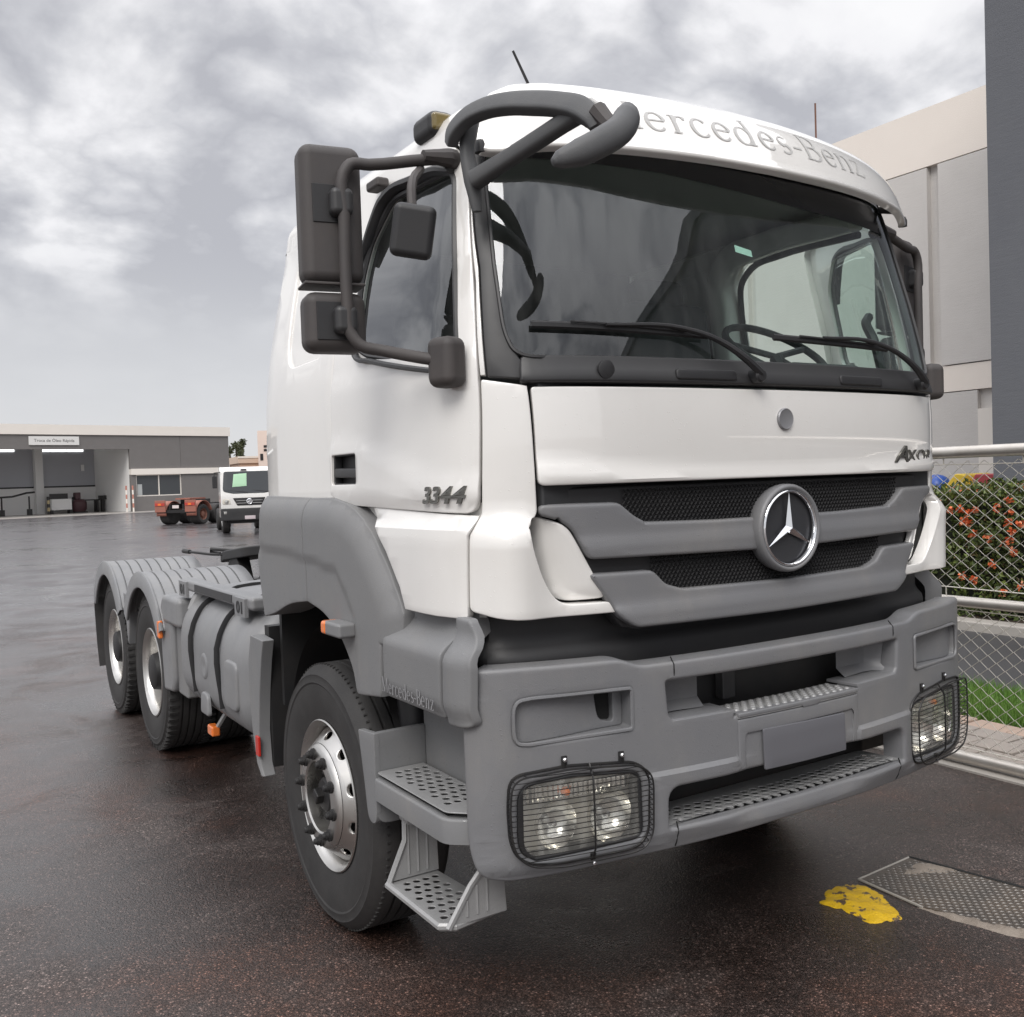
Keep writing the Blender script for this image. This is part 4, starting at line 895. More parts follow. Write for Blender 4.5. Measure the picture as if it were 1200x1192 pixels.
for sg in (1, -1):
    mudguard(YR1, sg); mudguard(YR2, sg)
    X = lambda v: v*sg
    bm = bmesh.new(); prism(bm, [(5.12, 1.0), (5.36, 1.0), (5.30, .86), (5.24, .62), (5.16, .86)], lambda a, b: (X(-1.20), a, b), lambda a, b: (X(-.60), a, b)); link('mudguard_joint', bm, M['cover'], T, bevel=.01)
    # rubber flap behind the last wheel
    bm = bmesh.new(); rows = []
    for (a, b) in ((6.50, .90), (6.53, .78), (6.50, .62), (6.47, .48), (6.40, .30)): rows.append([bm.verts.new((X(-1.225), a, b)), bm.verts.new((X(-.60), a+.01, b)), bm.verts.new((X(-.60), a+.022, b)), bm.verts.new((X(-1.225), a+.012, b))])
    for A, B in zip(rows[:-1], rows[1:]):
        for j in range(4): bm.faces.new((A[j], A[(j+1) % 4], B[(j+1) % 4], B[j]))
    bm.faces.new(rows[0]); bm.faces.new(rows[-1][::-1]); link('mud_flap', bm, M['rubber'], T)
    # front leg of the mudguard: a stepped plastic box with a marker lamp
    bm = bmesh.new(); prism(bm, [(3.86, 1.085), (4.08, 1.075), (4.14, 1.0), (4.13, .70), (4.10, .48), (3.88, .50), (3.82, .60)], lambda a, b: (X(-1.20), a, b), lambda a, b: (X(-.62), a, b)); lg = link('mudguard_leg', bm, M['cover'], T, bevel=.025, seg=3)
    bm = bmesh.new(); box(bm, *sorted((X(-1.215), X(-1.10))), 3.60, 4.02, .92, 1.10); link('leg_cap', bm, M['cover'], lg, bevel=.035, seg=3)
    bm = bmesh.new(); box(bm, *sorted((X(-1.17), X(-.9))), 3.62, 3.84, .50, .93); link('leg_panel', bm, M['grey2'], lg, bevel=.015)
    bm = bmesh.new(); cbox(bm, (X(-1.222), 4.045, .875), (.03, .055, .115)); link('side_marker', bm, M['amber'], lg, bevel=.012, seg=3)
# ---- fuel tank and the covers above it
def tank(y0, y1, sg, nm, rear_round=.05, straps=()):
    prof = rp([(-1.225, .62, .10), (-1.225, 1.02, .16), (-1.04, 1.175, .12), (-.55, 1.20, .04), (-.55, .50, .06), (-1.10, .49, .14)], 8)
    bm = bmesh.new(); st = [(y0, .10), (y0+.03, .04), (y0+.08, .008), (y0+.13, 0)]
    for s_ in straps: st += [(s_-.035, 0), (s_-.028, .012), (s_-.020, .022), (s_+.020, .022), (s_+.028, .012), (s_+.035, 0)]
    st += [(y1-.13, 0), (y1-.08, .008), (y1-.03, .04), (y1, .10)]
    rows = []; cxm, czm = -.86, .85
    for yy, ins in st:
        rows.append([bm.verts.new(((cxm+(a-cxm)*(1-ins/.37))*sg, yy, czm+(b-czm)*(1-ins/.35))) for a, b in prof])
    n = len(prof)
    for A, B in zip(rows[:-1], rows[1:]):
        for j in range(n): bm.faces.new((A[j], A[(j+1) % n], B[(j+1) % n], B[j]))
    bm.faces.new(rows[0][::-1]); bm.faces.new(rows[-1]); bmesh.ops.recalc_face_normals(bm, faces=bm.faces[:])
    return link(nm, bm, M['cover'], T, 35)
tk = tank(2.24, 3.60, 1, 'fuel_tank', straps=(2.70, 3.23)); tank(2.24, 3.60, -1, 'battery_cover')
for y0 in (2.70, 3.23):
    bm = bmesh.new(); pr = [(-1.212, .62), (-1.212, 1.0), (-1.15, 1.10), (-1.04, 1.155), (-.60, 1.183)]; tube(bm, [(a, y0, b) for a, b in pr], .016, 6, curve=5, flat=.3); link('tank_strap', bm, M['trim'], tk)
bm = bmesh.new(); TS = side(-1.226)
pl = patch_bm(rp([(2.36, .66, .05), (2.36, .90, .05), (2.56, .90, .05), (2.58, .66, .05)], 5), TS, w=.012, depth=.02, edge=.012, grid=.05); link('tank_pressing', pl, M['cover'], tk)
pl = patch_bm(rp([(2.90, .54, .03), (2.92, .66, .04), (3.04, .66, .04), (3.06, .54, .03)], 5), TS, w=.010, depth=.02, edge=.010, grid=.05); link('tank_pressing', pl, M['cover'], tk)
bm = bmesh.new(); lathe(bm, [(.07, -.005), (.07, .006), (.06, .012), (.05, .012), (.0001, .004)], (-1.22, 2.98, .80), 'x', -1, 24); link('tank_cap', bm, M['cover'], tk)
bm = bmesh.new(); tube(bm, [(-1.15, 3.50, 1.04), (-1.10, 3.48, 1.13), (-1.0, 3.45, 1.15)], [.03, .035, .02], 10, curve=4); link('tank_bracket', bm, M['steel_step'], tk)
bm = bmesh.new(); box(bm, -1.165, -1.07, 2.3, 3.72, 1.150, 1.215); cat = link('catwalk', bm, M['cover'], T, bevel=.02, seg=3)
bm = bmesh.new(); box(bm, -1.168, -1.163, 2.62, 3.36, 1.165, 1.203); link('catwalk_slot', bm, M['trim'], cat, smooth=False)
for y0, tx in ((3.60, '01'), (2.45, '01')):
    bm = bmesh.new(); box(bm, -1.178, -1.160, y0-.085, y0+.085, 1.115, 1.205); lb = link('number_label', bm, M['cover'], cat, smooth=False)
    lettering('label_digits', tx, y0+.05, y0-.045, 1.13, 1.19, M['dark'], lb, S=side(-1.179), w=.0, ex=.002, bold=.02)
bm = bmesh.new(); cbox(bm, (-1.10, 3.33, .365), (.05, .10, .06)); lo_ = link('low_marker_lamp', bm, M['amber'], T, bevel=.012, seg=3)
bm = bmesh.new(); tube(bm, [(-1.09, 3.30, .38), (-1.06, 3.24, .46), (-1.0, 3.22, .55)], .014, 6); link('lamp_bracket', bm, M['steel_step'], lo_)

# ---- mirrors
def rbox(name, c, s, rz, mat, parent, r=.03, rx=0, ry=0, seg=4):
    bm = bmesh.new(); cbox(bm, (0, 0, 0), s); o = link(name, bm, mat, parent, bevel=r, seg=seg)
    o.location = c; o.rotation_euler = (rx, ry, rz); return o
for sg in (1, -1):
    g = bpy.data.objects.new('mirror_set', None); COL.objects.link(g); g.parent = T; X = lambda v: v*sg
    a0_ = CAB(np.array([1.30*sg]), np.array([2.742]), .015)[0]; a1_ = CAB(np.array([1.195*sg]), np.array([2.085]), .03)[0]
    bm = bmesh.new(); tube(bm, [a0_, a0_+np.array([X(-.08), .01, -.01]), (X(-1.30), .470, 2.702), (X(-1.355), .480, 2.698), (X(-1.378), .484, 2.668), (X(-1.380), .485, 2.55), (X(-1.380), .485, 2.27), (X(-1.376), .482, 2.195), (X(-1.350), .468, 2.155), (X(-1.29), .44, 2.138), a1_+np.array([X(-.06), .02, .01]), a1_], .0185, 10, curve=4)
    arm = link('mirror_arm', bm, M['mirror'], g, 60)
    bm = bmesh.new(); tube(bm, [a0_+np.array([X(-.10), .0, -.004]), a0_+np.array([X(-.04), 0, .0]), a0_, a0_+np.array([X(.03), .01, -.02])], [.018, .026, .033, .02], 10, curve=3); link('upper_mount', bm, M['mirror'], arm)
    rbox('lower_mount', a1_+np.array([X(-.02), -.0, .0]), (.09, .10, .15), X(.35), M['mirror'], arm, .03)
    mxc = -1.392 if sg > 0 else -1.345; mrz = X(-.16) if sg > 0 else .22
    for nm, zc_, hh, mid_z in (('main_mirror', 2.558, .420, 2.585), ('wide_mirror', 2.233, .182, 2.233)):
        mr = rbox(nm, (X(mxc), .575, zc_), (.190, .115, hh), mrz, M['mirror'], g, .036, seg=5)
        q = rbox('mirror_glass', (0, .060, 0), (.16, .004, hh-.04), 0, M['chrome'], mr, .001, seg=1)
        rbox('clamp', (X(.02) if sg > 0 else .035, -.062, mid_z-zc_), (.070, .085, .085), 0, M['trim'], mr, .02)
        rbox('clamp_pocket', (X(-.012), -.0580, mid_z-zc_), (.10, .006, .115), 0, M['dark'], mr, .002, seg=1)
    rbox('visor_lip', (X(mxc-.002), .572, 2.346), (.186, .112, .010), mrz, M['mirror'], g, .004)
# ramp mirror hung from the top of the right door
g = bpy.data.objects.new('ramp_mirror', None); COL.objects.link(g); g.parent = T
mm_ = rbox('housing', (-1.245, .300, 2.468), (.125, .045, .155), -.45, M['dark'], g, .022, ry=.0)
mm_.rotation_euler = (.12, .16, -.45)
bm = bmesh.new(); tube(bm, [(-1.24, .31, 2.54), (-1.23, .33, 2.60), (-1.13, .46, 2.71)], .014, 8, curve=4); link('stem', bm, M['mirror'], g)
c = CAB(np.array([1.90]), np.array([2.805]), .03)[0]; rbox('door_bracket', c, (.05, .10, .035), 0, M['mirror'], right_door, .01)
# front mirror on its arch, over the right corner of the windscreen
g = bpy.data.objects.new('front_mirror', None); COL.objects.link(g); g.parent = T
bm = bmesh.new(); tube(bm, [(-1.125, .27, 2.728), (-1.128, .25, 2.750), (-1.112, .205, 2.782), (-1.082, .14, 2.796), (-1.045, .07, 2.792), (-1.012, 0.0, 2.775), (-.980, -.09, 2.745), (-.960, -.150, 2.716), (-.950, -.185, 2.684), (-.946, -.20, 2.655)],
     [.016, .019, .020, .021, .022, .023, .023, .024, .021, .014], 16, curve=4, flat=1.3, sq=.35); link('arch_arm', bm, M['arm'], g, 60)
bm = bmesh.new(); tube(bm, [(-1.075, .22, 2.618), (-1.04, .125, 2.645), (-.970, -.075, 2.700), (-.950, -.14, 2.718)], [.028, .024, .024, .028], 12, curve=4, sq=.6); link('brace_arm', bm, M['arm'], g, 60)
bm = bmesh.new(); tube(bm, [(-1.069, .25, 2.80), (-1.082, .25, 2.70), (-1.073, .24, 2.617), (-1.065, .235, 2.53)], [.03, .024, .028, .016], 10, curve=3, flat=.7); link('pillar_mount', bm, M['arm'], g, 60)
bm = bmesh.new(); tube(bm, [(-1.128, -.250, 2.522), (-1.110, -.255, 2.530), (-1.055, -.270, 2.552), (-.985, -.285, 2.590), (-.930, -.280, 2.628), (-.896, -.264, 2.668), (-.880, -.253, 2.692), (-.874, -.249, 2.702)],
     [.008, .020, .031, .033, .033, .031, .023, .009], 14, curve=5, flat=1.15, sq=.85); hd = link('housing', bm, M['arm'], g, 70)
bm = bmesh.new(); tube(bm, [(-.944, -.20, 2.70), (-.935, -.235, 2.655), (-.93, -.26, 2.63)], [.026, .022, .02], 8, curve=3); link('neck', bm, M['mirror'], g)

# ---- inside of the cab
bm = bmesh.new(); box(bm, -.98, .98, 2.03, 2.05, 1.60, 2.86); link('rear_curtain', bm, M['seat'], T, smooth=False)
bm = bmesh.new(); box(bm, -.96, .96, .36, 2.05, 2.86, 2.875); link('headlining', bm, M['liner'], T, smooth=False)
# white painted door opening on the driver's side, with its seal
bm = bmesh.new(); tube(bm, [(1.055, 1.315, 1.95), (1.045, 1.315, 2.20), (1.010, 1.315, 2.55), (.985, 1.30, 2.69), (.95, 1.20, 2.775), (.93, 1.0, 2.795), (.925, .46, 2.785)], [.072, .072, .072, .072, .068, .06, .05], 14, curve=5, sq=.55); link('door_aperture', bm, M['white'], T, 50)
bm = bmesh.new(); tube(bm, [(1.085, 1.232, 1.95), (1.075, 1.232, 2.20), (1.035, 1.232, 2.52), (1.005, 1.20, 2.655), (.975, 1.10, 2.715), (.955, .90, 2.732), (.95, .46, 2.725)], .016, 8, curve=5); link('aperture_seal', bm, M['trim'], T, 50)
bm = bmesh.new(); box(bm, -1.0, 1.0, 1.30, 1.92, 1.60, 2.02); link('bunk', bm, M['seat'], T, bevel=.05)
bm = bmesh.new()
prism(bm, rp([(.14, 1.62), (.14, 2.02), (.22, 2.085, .03), (.42, 2.10, .05), (.60, 2.04, .05), (.62, 1.62)], 5), lambda a, b: (-.93, a, b), lambda a, b: (.93, a, b)); ds = link('dashboard', bm, M['dash'], T, 50, bevel=.01)
bm = bmesh.new(); cbox(bm, (.55, .40, 2.10), (.42, .22, .10)); link('instrument_hood', bm, M['dash'], ds, bevel=.04, seg=4)
for x in (-.58, .58):
    seat = bpy.data.objects.new('seat', None); COL.objects.link(seat); seat.parent = T
    rbox('cushion', (x, .98, 1.86), (.50, .52, .18), 0, M['seat'], seat, .05); rbox('backrest', (x, 1.27, 2.22), (.50, .14, .66), 0, M['seat'], seat, .05, rx=-.14); rbox('headrest', (x, 1.34, 2.58), (.30, .10, .18), 0, M['seat'], seat, .04, rx=-.14)
bm = bmesh.new(); P = []
for k in range(36):
    q = 2*math.pi*k/36; v = Matrix.Rotation(.62, 3, 'X') @ Vector((.225*math.cos(q), .225*math.sin(q), 0)); P.append((.60+v.x, .62+v.y, 2.235+v.z))
tube(bm, P, .016, 8, closed=True); sw = link('steering_wheel', bm, M['dash'], T)
bm = bmesh.new()
for q in (.2, math.pi-.2, math.pi*1.5):
    v = Matrix.Rotation(.62, 3, 'X') @ Vector((.22*math.cos(q), .22*math.sin(q), 0)); tube(bm, [(.60, .62, 2.215), (.60+v.x, .62+v.y, 2.235+v.z)], .014, 6)
tube(bm, [(.60, .62, 2.21), (.60, .42, 1.95)], .03, 8); link('column', bm, M['dash'], sw)
bm = bmesh.new(); box(bm, -1.09, -1.07, .42, 1.32, 1.66, 2.04); link('door_card', bm, M['seat'], right_door, smooth=False)
bm = bmesh.new(); box(bm, 1.07, 1.09, .42, 1.32, 1.66, 2.04); link('door_card', bm, M['seat'], left_door, smooth=False)
bm = bmesh.new(); tube(bm, [(.93, .34, 2.10), (.90, .36, 2.26), (.93, .42, 2.34), (1.0, .46, 2.38)], .02, 8, curve=5); link('grab_handle', bm, M['dash'], T)
patch('permit_sticker', rp([(.100, 2.515), (.018, 2.502), (.018, 2.478), (.100, 2.490)]), pmat('pale_sticker', (.55, .72, .66), .6), ws, w=-.014, depth=0)

# ================================================================== THE YARD
def ground_mat():
    mt = bpy.data.materials.new('wet_asphalt'); mt.use_nodes = True; t = mt.node_tree; t.nodes.clear()
    b = N(t, 'ShaderNodeBsdfPrincipled'); N(t, 'ShaderNodeOutputMaterial', ins={0: b.outputs[0]})
    tcn = N(t, 'ShaderNodeTexCoord'); P = tcn.outputs['Object']
    fine = N(t, 'ShaderNodeTexNoise', ins={'Vector': P, 'Scale': 170, 'Detail': 4, 'Roughness': .7})
    agg = N(t, 'ShaderNodeTexVoronoi', ins={'Vector': P, 'Scale': 135})
    mid = N(t, 'ShaderNodeTexNoise', ins={'Vector': P, 'Scale': 1.1, 'Detail': 7, 'Roughness': .65, 'Distortion': .6})
    big = N(t, 'ShaderNodeTexNoise', ins={'Vector': P, 'Scale': .17, 'Detail': 5, 'Roughness': .6})
    rust = N(t, 'ShaderNodeTexNoise', ins={'Vector': P, 'Scale': .65, 'Detail': 6, 'Roughness': .7})
    base = ramp(t, mid.outputs[0], [(.36, (.028, .0175, .0145)), (.50, (.050, .034, .0295)), (.66, (.098, .077, .070))])
    base = mixc(t, math_n(t, 'MULTIPLY', ramp(t, rust.outputs[0], [(.50, 0), (.62, 1)]), .75), base, (.085, .040, .027))
    stones = ramp(t, agg.outputs['Distance'], [(.0, 2.5), (.25, 1.25), (.55, .55)])
    col = mixc(t, 1.0, base, stones, 'MULTIPLY')
    gs = N(t, 'ShaderNodeSeparateColor', ins={0: agg.outputs['Color']})
    col = mixc(t, 1.0, col, ramp(t, gs.outputs[0], [(0, .5), (.6, .95), (.88, 1.4), (1, 3.4)]), 'MULTIPLY')
    sp = N(t, 'ShaderNodeTexNoise', ins={'Vector': P, 'Scale': 26, 'Detail': 2})
    col = mixc(t, ramp(t, sp.outputs[0], [(.735, 0), (.76, .5)]), col, (.17, .155, .14))
    t.links.new(col, b.inputs['Base Color'])
    wet = math_n(t, 'ADD', math_n(t, 'MULTIPLY', mid.outputs[0], .55), math_n(t, 'MULTIPLY', big.outputs[0], .45))
    t.links.new(ramp(t, wet, [(.40, .22), (.50, .42), (.60, .66)]), b.inputs['Roughness'])
    b.inputs['Specular IOR Level'].default_value = .36
    sx0 = N(t, 'ShaderNodeSeparateXYZ', ins={0: P}); nearw = ramp(t, math_n(t, 'DIVIDE', math_n(t, 'ADD', math_n(t, 'ADD', sx0.outputs[1], math_n(t, 'MULTIPLY', sx0.outputs[0], -.7)), math_n(t, 'MULTIPLY', big.outputs[0], 5.0)), 12.0), [(.08, .34), (.62, 1)], 'EASE')
    t.links.new(math_n(t, 'MULTIPLY', nearw, ramp(t, wet, [(.40, 1.0), (.50, .8), (.58, .35)])), b.inputs['Coat Weight'])   # the film of rain water
    sx = N(t, 'ShaderNodeSeparateXYZ', ins={0: P})     # far yard: sky sheen painted as a paler base colour, under smoother water
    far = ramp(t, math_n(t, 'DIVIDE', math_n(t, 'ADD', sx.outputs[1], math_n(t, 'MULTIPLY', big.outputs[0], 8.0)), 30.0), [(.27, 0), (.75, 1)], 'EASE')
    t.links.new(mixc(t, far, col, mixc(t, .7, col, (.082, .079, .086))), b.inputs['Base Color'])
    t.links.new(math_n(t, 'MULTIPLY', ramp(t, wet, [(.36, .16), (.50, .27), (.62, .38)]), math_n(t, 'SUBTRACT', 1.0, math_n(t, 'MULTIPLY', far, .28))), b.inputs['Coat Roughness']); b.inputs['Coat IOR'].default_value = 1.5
    hgt = math_n(t, 'ADD', math_n(t, 'MULTIPLY', agg.outputs['Distance'], -.8), fine.outputs[0])
    bp = N(t, 'ShaderNodeBump', ins={'Height': hgt, 'Distance': .0045, 'Strength': .8})
    bp2 = N(t, 'ShaderNodeBump', ins={'Height': mid.outputs[0], 'Distance': .012, 'Strength': .6, 'Normal': bp.outputs[0]})
    t.links.new(bp2.outputs[0], b.inputs['Normal'])
    bp3 = N(t, 'ShaderNodeBump', ins={'Height': hgt, 'Distance': .0018, 'Strength': math_n(t, 'MULTIPLY', math_n(t, 'SUBTRACT', 1.0, math_n(t, 'MULTIPLY', far, .7)), .6)}); t.links.new(bp3.outputs[0], b.inputs['Coat Normal'])
    return mt
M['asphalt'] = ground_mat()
M['asphalt2'] = pmat('road_asphalt', (.045, .045, .047), .55, noise=(2, .6, (.06, .06, .062)), bump=(150, .002))
M['concrete'] = pmat('pale_concrete', (.33, .31, .285), .65, noise=(3, .6, (.42, .39, .35)), bump=(60, .002))
M['soil'] = pmat('soil', (.05, .035, .026), .9, noise=(5, .6, (.03, .022, .016)), bump=(40, .01))
M['light_wall'] = pmat('light_grey_render', (.46, .445, .43), .8, noise=(1.6, .5, (.42, .405, .39)), bump=(55, .004))
M['beige_wall'] = pmat('warm_white_render', (.86, .79, .72), .8, noise=(1.2, .5, (.82, .75, .68)), bump=(50, .003))
M['white_wall'] = pmat('white_render', (.80, .75, .69), .75, noise=(1, .4, (.76, .71, .65)))
M['galv'] = pmat('galvanised_pipe', (.62, .59, .55), .38, .75, noise=(9, .6, (.50, .46, .41)), rvar=(8, .3))
M['wire'] = pmat('galvanised_wire', (.66, .63, .57), .42, .5)
def block_wall_mat(name, col, col2, course):
    mt = pmat(name, col, .85, bump=(70, .003), noise=(1.4, .6, col2)); t = mt.node_tree
    b = [n for n in t.nodes if n.type == 'BSDF_PRINCIPLED'][0]; tcn = [n for n in t.nodes if n.type == 'TEX_COORD'][0]
    mp = N(t, 'ShaderNodeMapping', ins={'Vector': tcn.outputs['Object'], 'Scale': (1, 1, 1)})
    wv = N(t, 'ShaderNodeTexNoise', ins={'Vector': N(t, 'ShaderNodeMapping', ins={'Vector': tcn.outputs['Object'], 'Scale': (2.2, 2.2, 14)}).outputs[0], 'Scale': 1.5, 'Detail': 6, 'Roughness': .7})
    old = b.inputs['Normal'].links[0].from_socket
    bp = N(t, 'ShaderNodeBump', ins={'Height': wv.outputs[0], 'Distance': .012, 'Strength': .3, 'Normal': old}); t.links.new(bp.outputs[0], b.inputs['Normal'])
    return mt
M['dark_wall'] = block_wall_mat('dark_grey_render', (.122, .127, .142), (.140, .145, .158), .2)
M['light_wall'] = block_wall_mat('light_grey_render', (.58, .555, .53), (.63, .605, .58), .2)

bm = bmesh.new(); vs = [bm.verts.new(p) for p in ((-700, -700, 0), (900, -700, 0), (900, 900, 0), (-700, 900, 0))]; bm.faces.new(vs)
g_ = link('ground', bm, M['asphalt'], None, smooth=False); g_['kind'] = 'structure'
def slab(name, x0, x1, y0, y1, z0, z1, mat, bevel=0, kind='structure'):
    bm = bmesh.new(); box(bm, x0, x1, y0, y1, z0, z1); o = link(name, bm, mat, None, smooth=bool(bevel), bevel=bevel); o['kind'] = kind; return o
# ---- beyond the fence: block paving, grass verge, road, kerb
pav = slab('pavement', 2.60, 3.42, -3, 9, -.02, .022, M['soil'])
pm = [pmat('paver_rose', (.46, .34, .27), .75, noise=(8, .6, (.38, .29, .24)), bump=(120, .002)), pmat('paver_grey', (.36, .315, .28), .75, noise=(8, .6, (.29, .26, .235)), bump=(120, .002))]
def paver_mesh(w, l, mt):
    bm = bmesh.new(); box(bm, -w/2, w/2, -l/2, l/2, 0, .05)
    o = link('paver', bm, mt, pav, smooth=True, bevel=.008, seg=1); return o
protos = {}
xs_ = [(2.70, .19, 1), (2.90, .19, 1), (3.10, .19, 1), (3.30, .19, 0)]
for r, (x0, w_, k) in enumerate(xs_):
    for j in range(28):
        y0 = -2.2+j*.285+(.14 if r % 2 else 0)
        if k not in protos: o = protos[k] = paver_mesh(w_, .272, pm[0 if k == 0 else 1])
        else:
            o = protos[k].copy(); COL.objects.link(o); o.parent = pav
        o.location = (x0+random.uniform(-.003, .003), y0, .008+random.uniform(-.004, .005)); o.rotation_euler = (random.uniform(-.012, .012), random.uniform(-.012, .012), random.uniform(-.015, .015))
slab('fence_plinth', 2.47, 2.60, -3.5, 9, -.05, .012, M['concrete'])
lawn = slab('lawn', 3.42, 4.30, -3, 9, -.02, .03, pmat('lawn_soil', (.03, .045, .012), .9, bump=(60, .01)))
slab('road', 4.30, 6.75, -25, 15, -.02, .006, M['asphalt2'])
slab('kerb', 6.75, 6.98, -25, 15, -.02, .11, M['concrete'], bevel=.02)
slab('planting_bed', 6.98, 8.6, -25, 15, -.02, .09, M['soil'])
bm = bmesh.new()
for k in range(26000):
    x, y = rng.uniform(3.42, 4.30), rng.uniform(-.6, 5.5); h = rng.uniform(.05, .13); a = rng.uniform(0, 6.28); w_ = .005; lx, ly = rng.normal(0, .03, 2)
    p = (x, y, .025); dx, dy = math.cos(a)*w_, math.sin(a)*w_
    bm.faces.new([bm.verts.new((x-dx, y-dy, .025)), bm.verts.new((x+dx, y+dy, .025)), bm.verts.new((x+lx, y+ly, .025+h))])
gr = link('grass', bm, pmat('grass_blades', (.10, .22, .03), .6, noise=(7, .8, (.15, .24, .05))), None, smooth=False); gr['kind'] = 'stuff'
# ---- hedge with red flower heads
hedge = thing('hedge', 'clipped dark green hedge with orange red flower heads behind the wire fence', 'hedge', (7.75, 3.5, .09))
def leaf_cloud(bm, pts, size, up=.3, mi=0):
    n = len(pts); 
    A = rng.uniform(0, 2*math.pi, n); T_ = rng.normal(0, .6, n); S_ = size*rng.uniform(.6, 1.3, n)
    for p, a, t, s in zip(pts, A, T_, S_):
        d = Vector((math.cos(a)*math.cos(t), math.sin(a)*math.cos(t), math.sin(t)+up)).normalized(); sd_ = d.cross(Vector((rng.normal(), rng.normal(), rng.normal()))).normalized()
        p = Vector(p); q = p+d*s; m_ = p+d*s*.45; nrm = d.cross(sd_)*s*.12
        bm.faces.new([bm.verts.new(p), bm.verts.new(m_+sd_*s*.24+nrm), bm.verts.new(q), bm.verts.new(m_-sd_*s*.24+nrm)]).material_index = mi
leafs = [pmat('leaf_dark', (.045, .068, .018), .45, noise=(9, .8, (.075, .095, .022))), pmat('leaf_fresh', (.13, .17, .035), .45), pmat('leaf_bronze', (.10, .07, .03), .5)]
bm = bmesh.new()
n = 26000; y = rng.uniform(-2.5, 4.5, n); side_ = rng.uniform(0, 1, n)
x = np.where(side_ < .7, -.55+np.abs(rng.normal(0, .10, n)), rng.uniform(-.55, .55, n)); z = np.where(side_ < .7, rng.uniform(0, 1.36, n), 1.36-np.abs(rng.normal(0, .10, n)))
bump_ = .07*np.sin(y*5.1)+.05*np.sin(y*11+1)+.05*np.sin(z*9+y*3); x = x-np.where(side_ < .7, bump_, 0); z = z+np.where(side_ >= .7, bump_*.9, 0)
pts = np.stack([x, y, z], 1); k1 = int(n*.66); k2 = int(n*.92)
idx = rng.permutation(n); leaf_cloud(bm, pts[idx[:k1]], .075, .2, 0)
topb = pts[idx[k1:k2]]; leaf_cloud(bm, topb, .07, .5, 1); leaf_cloud(bm, pts[idx[k2:]], .065, .5, 2)
link('leaves', bm, leafs, hedge, smooth=False, kind='stuff')
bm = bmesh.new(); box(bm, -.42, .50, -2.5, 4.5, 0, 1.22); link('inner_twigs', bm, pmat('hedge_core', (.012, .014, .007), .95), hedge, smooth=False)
bm = bmesh.new()
for k in range(230):
    y0 = rng.uniform(-2.5, 4.5)+.16*math.sin(k*2.4); z0 = rng.choice([rng.uniform(.25, 1.2), rng.uniform(1.0, 1.42)]); x0 = -.62-rng.uniform(0, .06) if z0 < 1.33 else rng.uniform(-.5, .2)
    for j in range(16):
        p = Vector((x0, y0, z0))+Vector(rng.normal(0, 1, 3)).normalized()*rng.uniform(.02, .05); d = Vector(rng.normal(0, 1, 3)).normalized(); e = d.cross(Vector((.3, .5, .8))).normalized(); s = .020
        bm.faces.new([bm.verts.new(p+d*s), bm.verts.new(p+e*s), bm.verts.new(p-d*s), bm.verts.new(p-e*s)]).material_index = int(rng.uniform() < .3)
link('flowers', bm, [pmat('petal_red', (.72, .17, .06), .6), pmat('petal_salmon', (.76, .34, .20), .6)], hedge, smooth=False, kind='stuff')
# ---- chain link fence
fence = thing('wire_fence', 'galvanised chain link fence on round pipe rails beside the truck', 'fence', (2.55, 3, 0))
for z, r, dx in ((1.806, .034, 0), (.953, .031, 0), (.058, .034, .0)):
    bm = bmesh.new(); tube(bm, [(dx, -6.2, z), (dx, 6, z)], r, 14); link('rail', bm, M['galv'], fence)
for y0 in (-5.2, -2.6, 1.6, 4.2):
    bm = bmesh.new(); tube(bm, [(0, y0, 0), (0, y0, 1.806)], .030, 12); link('post', bm, M['galv'], fence)
for z in (1.735, 1.03, .905, .115):
    bm = bmesh.new(); tube(bm, [(0, y, z+.004*math.sin(y*3)) for y in np.arange(-5.8, 5.9, .4)], .0032, 5); link('line_wire', bm, M['wire'], fence)
for y0 in np.arange(-5.6, 5.8, .47):
    for z0, z1 in ((1.735, 1.775), (.985, 1.03)):
        bm = bmesh.new(); tube(bm, [(0, y0, z0), (0, y0, z1)], .004, 5); link('tie', bm, M['wire'], fence)
def mesh_panel(z0, z1):
    bm = bmesh.new(); p = .099; n = int(round((z1-z0)/.038))
    for k in range(int(11.6/p)):
        y0 = -5.8+k*p
        for s in (1, -1):
            pts = [(.004*s*(1 if i % 2 else -1), y0+(p/2*(i % 2))*1.0 if False else y0+s*(p/2)*(abs((i % 2))), z0+i*(z1-z0)/n) for i in range(n+1)]
            tube(bm, pts, .0024, 4, caps=False)
    return bm
link('wire_mesh', mesh_panel(1.03, 1.755), M['wire'], fence, kind='stuff'); link('wire_mesh', mesh_panel(.10, .925), M['wire'], fence, kind='stuff')
# ---- buildings on the right
dark = thing('grey_building', 'tall dark grey rendered building at the right edge, nearest wall', 'building', (9, 4.8, 0))
bm = bmesh.new(); box(bm, 0, 16, -34, 0, 0, 10.5); link('wall', bm, M['dark_wall'], dark, smooth=False)
bm = bmesh.new(); box(bm, -.12, 16.12, -34.1, .12, 10.5, 10.9); link('coping', bm, M['dark_wall'], dark, smooth=False)
show_ = thing('showroom_building', 'pale grey showroom block with beige parapet and beige belt course behind the truck', 'building', (14, 0, 0))
bm = bmesh.new(); box(bm, .12, 18, 2, 40, 0, 8.3); link('wall', bm, M['light_wall'], show_, smooth=False)
bm = bmesh.new(); box(bm, 0, 18.1, 1.9, 46.1, 7.36, 8.45); link('parapet', bm, M['beige_wall'], show_, smooth=False)
bm = bmesh.new(); box(bm, 0.02, 18.1, 1.9, 46.1, 3.10, 3.58); link('belt_course', bm, M['beige_wall'], show_, smooth=False)
